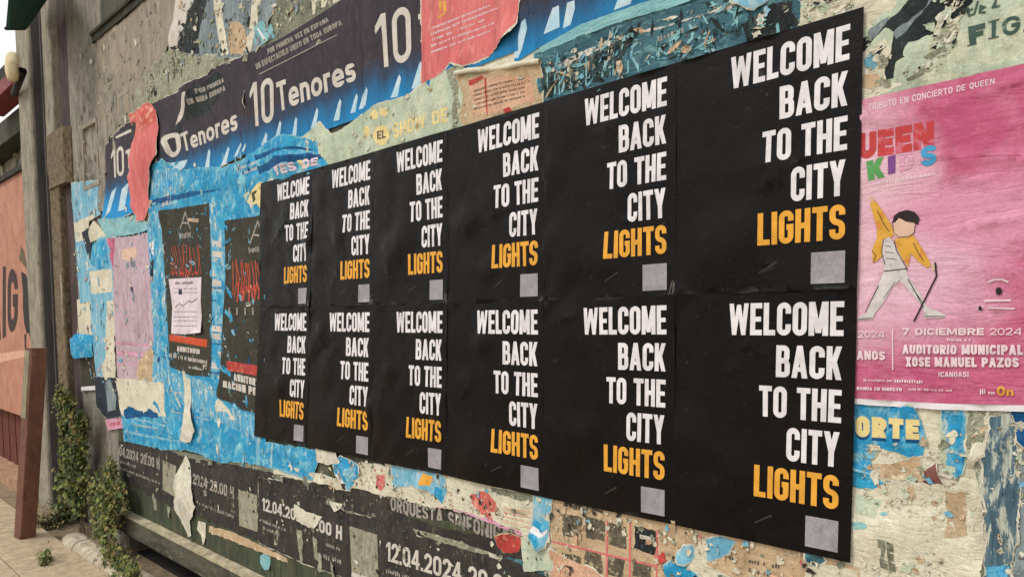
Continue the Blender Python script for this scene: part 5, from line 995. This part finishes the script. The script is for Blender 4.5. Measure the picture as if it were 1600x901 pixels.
sheet('concert_poster', 'second dark date strip from the left, right of the white torn tongue', 'poster', [(298, 716), (350, 722), (372, 726), (410, 742), (410, 845), (300, 800)], M['plumdk'], 3.2, jag=.002, group=G_D, torn=M['moss'],
      prints=[('lettering', tpx('2024 20.00 H', [(303, 738), (367, 760), (367, 779), (303, 755)], t=.2, w=.6), M['dimwhite']), ('small_print', tpx('S', [(320, 764), (325, 766), (325, 775), (320, 773)], t=.2)+greek([(313, 783), (367, 803), (367, 810), (313, 789)], 21), M['dimwhite']), ('pale_square', ppx([(374, 763), (404, 773), (405, 830), (376, 820)]), M['paleold'])])
sheet('concert_poster', 'third dark date strip, torn across the middle of its date', 'poster', [(406, 744), (450, 752), (500, 770), (545, 800), (552, 905), (480, 880), (406, 846)], M['plumdk'], 3.6, jag=.002, group=G_D, torn=M['tear'],
      prints=[('lettering', tpx('12.04.20', [(412, 776), (464, 794), (464, 812), (412, 796)], t=.19, w=.56)+tpx('.00 H', [(497, 809), (537, 821), (537, 843), (497, 828)], t=.2, w=.6), M['offwhite']), ('small_print', greek([(413, 810), (450, 824), (450, 830), (413, 816)], 77)+greek([(413, 820), (440, 830), (440, 837), (413, 827)], 60)+greek([(512, 846), (534, 854), (534, 860), (512, 852)], 135)+greek([(508, 862), (536, 872), (536, 881), (508, 872)], 108), M['dimwhite']),
              ('worn_streak', ppx([(432, 826), (438, 826), (436, 850), (431, 850)])+ppx([(466, 826), (474, 828), (476, 858), (468, 856)])+ppx([(492, 838), (498, 842), (500, 876), (494, 870)]), M['grit'])])
sheet('concert_poster', 'fourth dark date strip with the large clear white date at the bottom', 'poster', [(545, 800), (600, 812), (700, 838), (790, 868), (870, 905), (900, 1000), (700, 960), (552, 905)], M['plumdk'], 4, jag=.002, group=G_D,
      prints=[('lettering', tpx('12.04.2024 20.00', [(606, 844), (806, 902), (806, 934), (606, 874)], t=.18, w=.56), M['offwhite']), ('small_print', greek([(606, 886), (690, 912), (690, 920), (606, 894)], 118), M['dimwhite']), ('pale_square', ppx([(549, 820), (592, 834), (594, 905), (552, 892)]), M['paleold']), ('pale_bar', ppx([(552, 892), (594, 905), (594, 912), (552, 899)]), M['offwhite']), ('worn_edge', ppx([(646, 820), (660, 816), (690, 832), (730, 846), (780, 866), (740, 860), (680, 842), (652, 832)]), M['grit'])])
sheet('paper_flap', 'white torn tongue of paper hanging between the first two date strips', 'flap', [(294, 710), (300, 724), (303, 760), (309, 790), (306, 806), (300, 812), (302, 836), (297, 838), (291, 820), (286, 812), (276, 795), (275, 782), (280, 770), (276, 758), (278, 742), (288, 722)], M['tear'], 6, jag=.003, curls=[(290, 770, .2, .03)], wave=.008, wdir=(1, 0))
sheet('scrap', 'thin white torn strip dangling below the second date strip onto the ledge', 'scrap', [(312, 812), (324, 816), (323, 846), (319, 850), (316, 834), (310, 826)], M['tear'], 4, jag=.002)
sheet('paper_strip', 'long pale torn edge strip under the second and third date strips', 'strip', [(328, 820), (360, 828), (400, 846), (450, 870), (452, 878), (400, 858), (350, 838), (328, 830)], M['tan'], 2.6, jag=.004)
sheet('scrap', 'pale triangular scrap torn across the third date strip', 'scrap', [(462, 786), (480, 796), (506, 806), (496, 824), (484, 822), (466, 812), (463, 800)], M['tear'], 5, jag=.003, curls=[(484, 806, .05, .012)])
sheet('scrap', 'small white heart shaped scrap above the third date strip', 'scrap', [(514, 780), (524, 784), (538, 786), (536, 792), (527, 798), (520, 790)], M['tear'], 5.4, jag=.002)
sheet('scrap', 'faded pale blue smear on the mossy board above the ledge', 'scrap', [(408, 868), (416, 862), (424, 870), (424, 888), (414, 890), (408, 880)], M['tealpale'], 2.2, jag=.003)
for i, (x, y, h) in enumerate(((240, 770, 26), (262, 790, 18), (470, 850, 26), (500, 862, 30), (520, 880, 20))):
    sheet('scrap', ['short cream drip stain low on the board near the ivy', 'small cream spot on the board under the first pale square', 'pale streak on the board below the torn triangular scrap', 'longest pale streak on the board under the third date strip', 'faint streak beside the longest pale streak on the board'][i], 'scrap', [(x, y), (x+5, y+1), (x+6, y+h), (x+2, y+h)], M['grit'], 1.8+3*(i > 1), jag=.002)
sheet('pasted_paper', 'grey black crumbling paper between the blue poster and the date strips', 'paper', [(262, 700), (345, 716), (410, 726), (470, 740), (560, 765), (604, 772), (604, 806), (545, 806), (500, 776), (450, 758), (372, 732), (300, 720)], M['greygreen'], 2.6, jag=.003, prints=[('dark_patch', ppx([(340, 726), (390, 730), (430, 738), (430, 750), (372, 736)])+ppx([(545, 780), (604, 776), (604, 800), (560, 800)]), M['plumdk'])])

# right lower: clippings
cl = sheet('newspaper_page', 'pinkish page of small dark photo clippings under the fifth black poster', 'poster', [(862, 772), (960, 790), (1060, 812), (1058, 850), (1062, 870), (1040, 960), (866, 960), (864, 850)], M['tan'], 4.4, jag=.003, torn=M['tear'],
      prints=[('photo_block', sum([ppx([(x, y), (x+wd, y+wd*.24), (x+wd, y+wd*.24+h), (x, y+h)]) for x, y, wd, h in ((882, 800, 30, 34), (918, 806, 30, 32), (954, 815, 28, 34), (880, 862, 30, 24), (952, 866, 26, 30), (990, 872, 30, 26), (882, 780, 30, 10), (918, 788, 28, 8), (916, 858, 28, 30))], []), paper('clipping_grey', (110, 102, 84), (72, 68, 58), 30, (170, 158, 132), .42, 50, bump=.3)),
              ('dark_block', ppx([(994, 820), (1028, 828), (1026, 864), (992, 856)]), M['inkgreen']), ('white_label', ppx([(1002, 833), (1024, 838), (1024, 844), (1002, 839)]), M['offwhite']),
              ('pink_rule', ppx([(950, 812), (953, 812), (952, 900), (949, 900)])+ppx([(986, 816), (989, 817), (988, 905), (985, 904)])+ppx([(1028, 826), (1031, 827), (1030, 900), (1027, 900)])+ppx([(862, 842), (1030, 882), (1030, 885), (862, 845)]), M['coral'])])
sheet('scrap', 'peach curved sheet at the bottom edge left of the clippings', 'scrap', [(862, 856), (880, 866), (930, 888), (960, 915), (955, 960), (864, 960)], M['peach'], 5.4, jag=.003, torn=M['tear'])
sheet('torn_poster', 'tan and cream torn paper under the last black poster', 'poster', [(1050, 810), (1140, 832), (1240, 856), (1345, 884), (1345, 960), (1040, 960), (1058, 880)], M['tan'], 4, jag=.003, torn=M['tear'],
      prints=[('cream_area', ppx([(1095, 840), (1110, 842), (1108, 880), (1150, 900), (1088, 910), (1072, 886)])+ppx([(1262, 872), (1342, 890), (1342, 950), (1250, 950)]), M['cream']),
              ('grey_text', greek([(1172, 870), (1222, 880), (1222, 888), (1172, 878)], 96)+greek([(1172, 884), (1214, 894), (1214, 902), (1172, 892)], 82), M['dimdark'])])
sheet('scrap', 'pale blue scrap touching the lower edge of the last black poster', 'scrap', [(1106, 840), (1128, 836), (1152, 844), (1144, 862), (1122, 870), (1108, 874)], M['bluelite'], 5, jag=.003, torn=M['tear'])
sheet('scrap', 'light blue torn scrap right of the clippings page', 'scrap', [(1058, 864), (1070, 850), (1086, 850), (1088, 868), (1074, 880), (1062, 878)], M['bluelite'], 5, jag=.003, torn=M['tear'])
sheet('scrap', 'strong blue scrap with white edge at the bottom right of the clippings page', 'scrap', [(1042, 880), (1056, 874), (1076, 886), (1098, 902), (1096, 950), (1050, 950)], M['blue'], 5.6, jag=.004, torn=M['tear'])
sheet('scrap', 'tiny red scrap at the corner of the clippings page', 'scrap', [(1032, 866), (1040, 860), (1044, 874), (1036, 880)], M['redink'], 5.8, jag=.003)
sheet('scrap', 'small teal scrap just below the pale square of the last poster', 'scrap', [(1262, 860), (1286, 866), (1292, 874), (1278, 882), (1264, 876)], M['teal'], 5.4, jag=.003, torn=M['tear'])

# ---------------- the twelve black posters
TOP = [(1354, 14), (1062, 101), (859, 160), (705, 205), (590, 238), (495, 265), (413, 287)]
MID = [(1344, 453), (1062, 462), (856, 471), (705, 475), (590, 478), (490, 480), (411, 482)]
BOT = [(1333, 876), (1058, 817), (858, 776), (703, 741), (587, 718), (484, 696), (403, 680)]
LINES = (('WELCOME', .335, .940, .955, .829), ('BACK', .603, .935, .791, .668), ('TO THE', .515, .937, .632, .510), ('CITY', .667, .931, .476, .346))
def fit(s, u0, u1, v1, v0, t=.168, w=.44):
    q = [Vector((u0, v1)), Vector((u1, v1)), Vector((u1, v0)), Vector((u0, v0))]
    return text(s, q, t=t, w=w, sp=.12)
UW = []
for s_, u0, u1, v1, v0 in LINES: UW += fit(s_, u0, u1, v1, v0)
UO = fit('LIGHTS', .497, .935, .315, .188)
UQ = [[Vector((.775, .028)), Vector((.938, .028)), Vector((.938, .146)), Vector((.775, .146))]]
MK = [[Vector((.50, .082)), Vector((.505, .078)), Vector((.60, .118)), Vector((.592, .124))]]
def UVpx(p, rn): return p
names = ['sixth', 'fifth', 'fourth', 'third', 'second', 'first']
extra = {(0, 0): 'largest of all', (5, 0): 'narrowest in view, edge lifting'}
M['scratch'] = ink('scratch_grey', (56, 51, 48), grain=.2)
M['scuffink'] = paper('grey_scuff', (104, 97, 92), (72, 66, 62), 40, (126, 120, 114), .4, 60, bump=.5, rough=.6)
for c in range(6):
    for r in range(2):
        T_, B_ = (TOP, MID) if r == 0 else (MID, BOT)
        tl, tr, br, bl = Wp(*T_[c+1]), Wp(*T_[c]), Wp(*B_[c]), Wp(*B_[c+1])
        e = Vector((.0025, 0)); tl = tl-e; bl = bl-e
        if r == 1: tl = tl+Vector((0, .004)); tr = tr+Vector((0, .004))
        def mp(p): return (bl*(1-p.x)+br*p.x)*(1-p.y)+(tl*(1-p.x)+tr*p.x)*p.y
        def mpl(g): return [[mp(p) for p in q] for q in g]
        rn = random.Random(c*2+r)
        sc = []
        if c > 0 and r == 0:     # rubbed creases where four posters meet
            for k in range(5):
                x, y = .985+rn.uniform(-.03, .012), .02+rn.uniform(0, .05)
                p = [Vector((x, y))]
                for _ in range(3): p.append(p[-1]+Vector((rn.uniform(-.018, .018), rn.uniform(-.03, .012))))
                p = [Vector((min(max(q.x, .9), .995), min(max(q.y, .006), .12))) for q in p]
                sc += [[mp(q) for q in g] for g in stroke(p, .006)]
        prints = [('white_lettering', mpl(UW), M['white']), ('orange_lettering', mpl(UO), M['orange']), ('pale_square', mpl(UQ), M['palesq']), ('scratch_mark', mpl(MK), M['scratch']), ('scuff_mark', sc, M['scuffink'])]
        cr_ = [(MID[c+1][0]+3, MID[c+1][1], .035, .007), (MID[c][0]-2, MID[c][1], .03, .005)] if c < 5 else [(MID[c][0]-2, MID[c][1], .05, .008)]
        if (c, r) == (5, 0): cr_ += [(486, 380, .06, .012)]
        if (c, r) in ((4, 1), (3, 1), (2, 1)): cr_ += [((BOT[c+1][0]*.7+BOT[c][0]*.3), BOT[c+1][1]-20, .22, .008)]
        if (c, r) == (4, 1): cr_ += [(586, 640, .07, .012)]
        if (c, r) == (1, 0): cr_ += [(885, 195, .12, .008), (870, 250, .06, .004)]
        kr = []
        for _ in range(rn.randrange(3, 6)):
            u, v = rn.uniform(.06, .94), rn.uniform(.06, .94); an = rn.choice((rn.uniform(.5, 1.1), rn.uniform(-.3, .3), rn.uniform(1.3, 1.8))); L_ = rn.uniform(.12, .34)
            kr.append(([mp(Vector((min(max(u+math.cos(an)*L_*t_, .02), .98), min(max(v+math.sin(an)*L_*t_*.7+rn.uniform(-.015, .015), .02), .98)))) for t_ in (-.5, 0, .5)], rn.uniform(.002, .0045)))
        kr.append(([mp(Vector((.02, .5+rn.uniform(-.004, .004)))), mp(Vector((.5, .5))), mp(Vector((.98, .5+rn.uniform(-.004, .004))))], .0011))
        for _ in range(3): cr_.append((UVpx(mp(Vector((rn.uniform(.05, .5), rn.uniform(.1, .9)))), rn), None, rn.uniform(.06, .15), rn.uniform(.004, .010)))
        sheet('welcome_poster', 'black WELCOME BACK TO THE CITY LIGHTS poster, %s row, %s column from the left' % (('upper', 'lower')[r], names[c]), 'poster',
              [tl, tr, br, bl], M['black'], 11+.7*(c % 2)+.5*r, raw=True, group='twelve black welcome posters', prints=prints, curls=cr_, creases=kr, grid=.02, wave=.002+.002*rn.random(), wdir=(1, rn.uniform(-.8, .8)))

# ---------------- crumbs of torn paper over the oldest layers
flakes('bits of cream and grey paper stuck across the torn layers at the lower right', [(1345, 700), (1600, 660), (1620, 930), (1345, 930)], 420, 4.6, (('tear', 4), ('cream', 5), ('greencream', 2), ('grit', 2), ('tan', 1.2), ('bluelite', .4), ('greygreen', .8)), 1, .0025, .015)
flakes('bits of torn paper along the lower edge of the black posters', [(500, 704), (704, 744), (1058, 820), (1334, 880), (1330, 930), (900, 930), (860, 860), (700, 800), (600, 776), (500, 760)], 620, 6.8, (('tear', 4), ('cream', 4), ('tan', 2), ('plumdk', 3), ('greygreen', 3), ('coral', .3), ('bluelite', .8), ('peach', 1)), 2, .0025, .013)
flakes('scuffed paper crumbs over the dark date strips', [(190, 690), (500, 756), (700, 800), (860, 860), (880, 940), (560, 900), (190, 740)], 420, 4.8, (('tear', 1.6), ('grit', 3), ('plumdk', 3), ('moss', 2), ('greygreen', 2)), 3, .003, .018)
flakes('torn specks over the blue poster left of the black posters', [(238, 255), (400, 240), (500, 240), (410, 300), (408, 690), (490, 712), (490, 744), (300, 698), (196, 684), (196, 655), (262, 650), (240, 500)], 420, 6.6, (('tear', 2), ('bluelite', 5), ('tealpale', 3), ('bluedark', 1.2), ('blue', 3)), 4, .004, .03, 2.4)
flakes('scraped specks on the cream green sheet at the top right', [(1215, -10), (1510, -60), (1500, 60), (1460, 124), (1360, 150), (1356, 20), (1240, 40)], 220, 4.9, (('tear', 4), ('cream', 3), ('greencream', 3), ('grit', 2), ('inkgreen', 1)), 5, .003, .018)
flakes('scraped drips and specks on the teal strip', [(845, 90), (1080, 20), (1200, -20), (1220, 50), (1062, 98), (858, 152)], 340, 6.3, (('tealpale', 4), ('tealdrip', 3), ('tan', 1.2), ('tear', 1.4), ('inkgreen', 3), ('bluelite', 1)), 6, .003, .017, 2.6)
flakes('crumbling bits in the grey green collage above the tenor posters', [(290, -20), (540, -30), (480, 30), (384, 84), (310, 92), (230, 160), (236, 120), (270, 80)], 330, 5, (('tear', 2), ('grit', 4), ('inkgreen', 2), ('greyblue', 3), ('tan', 2), ('greygreen', 3)), 7, .004, .026)
flakes('small tears in the pale green strip and the tan sheet', [(480, 222), (545, 200), (664, 138), (715, 112), (850, 104), (852, 158), (590, 232), (500, 256)], 120, 7.9, (('tear', 3), ('greencream', 4), ('cream', 3), ('tan', 2)), 8, .002, .012)
flakes('peeling bits over the strips at the far left edge', [(114, 290), (250, 340), (258, 640), (150, 600), (120, 540)], 240, 5, (('tear', 3), ('cream', 3), ('bluelite', 3), ('lavender', 3), ('greyblue', 1.5)), 9, .006, .03, 2)
flakes('flaking crumbs on the relief sheet and the concrete', [(118, 60), (250, 0), (260, 80), (225, 170), (160, 240), (150, 300), (118, 280)], 170, 2.8, (('conc', 3), ('relief', 4), ('grit', 1.5), ('cream', .5), ('greygreen', 1)), 10, .006, .034, 2)
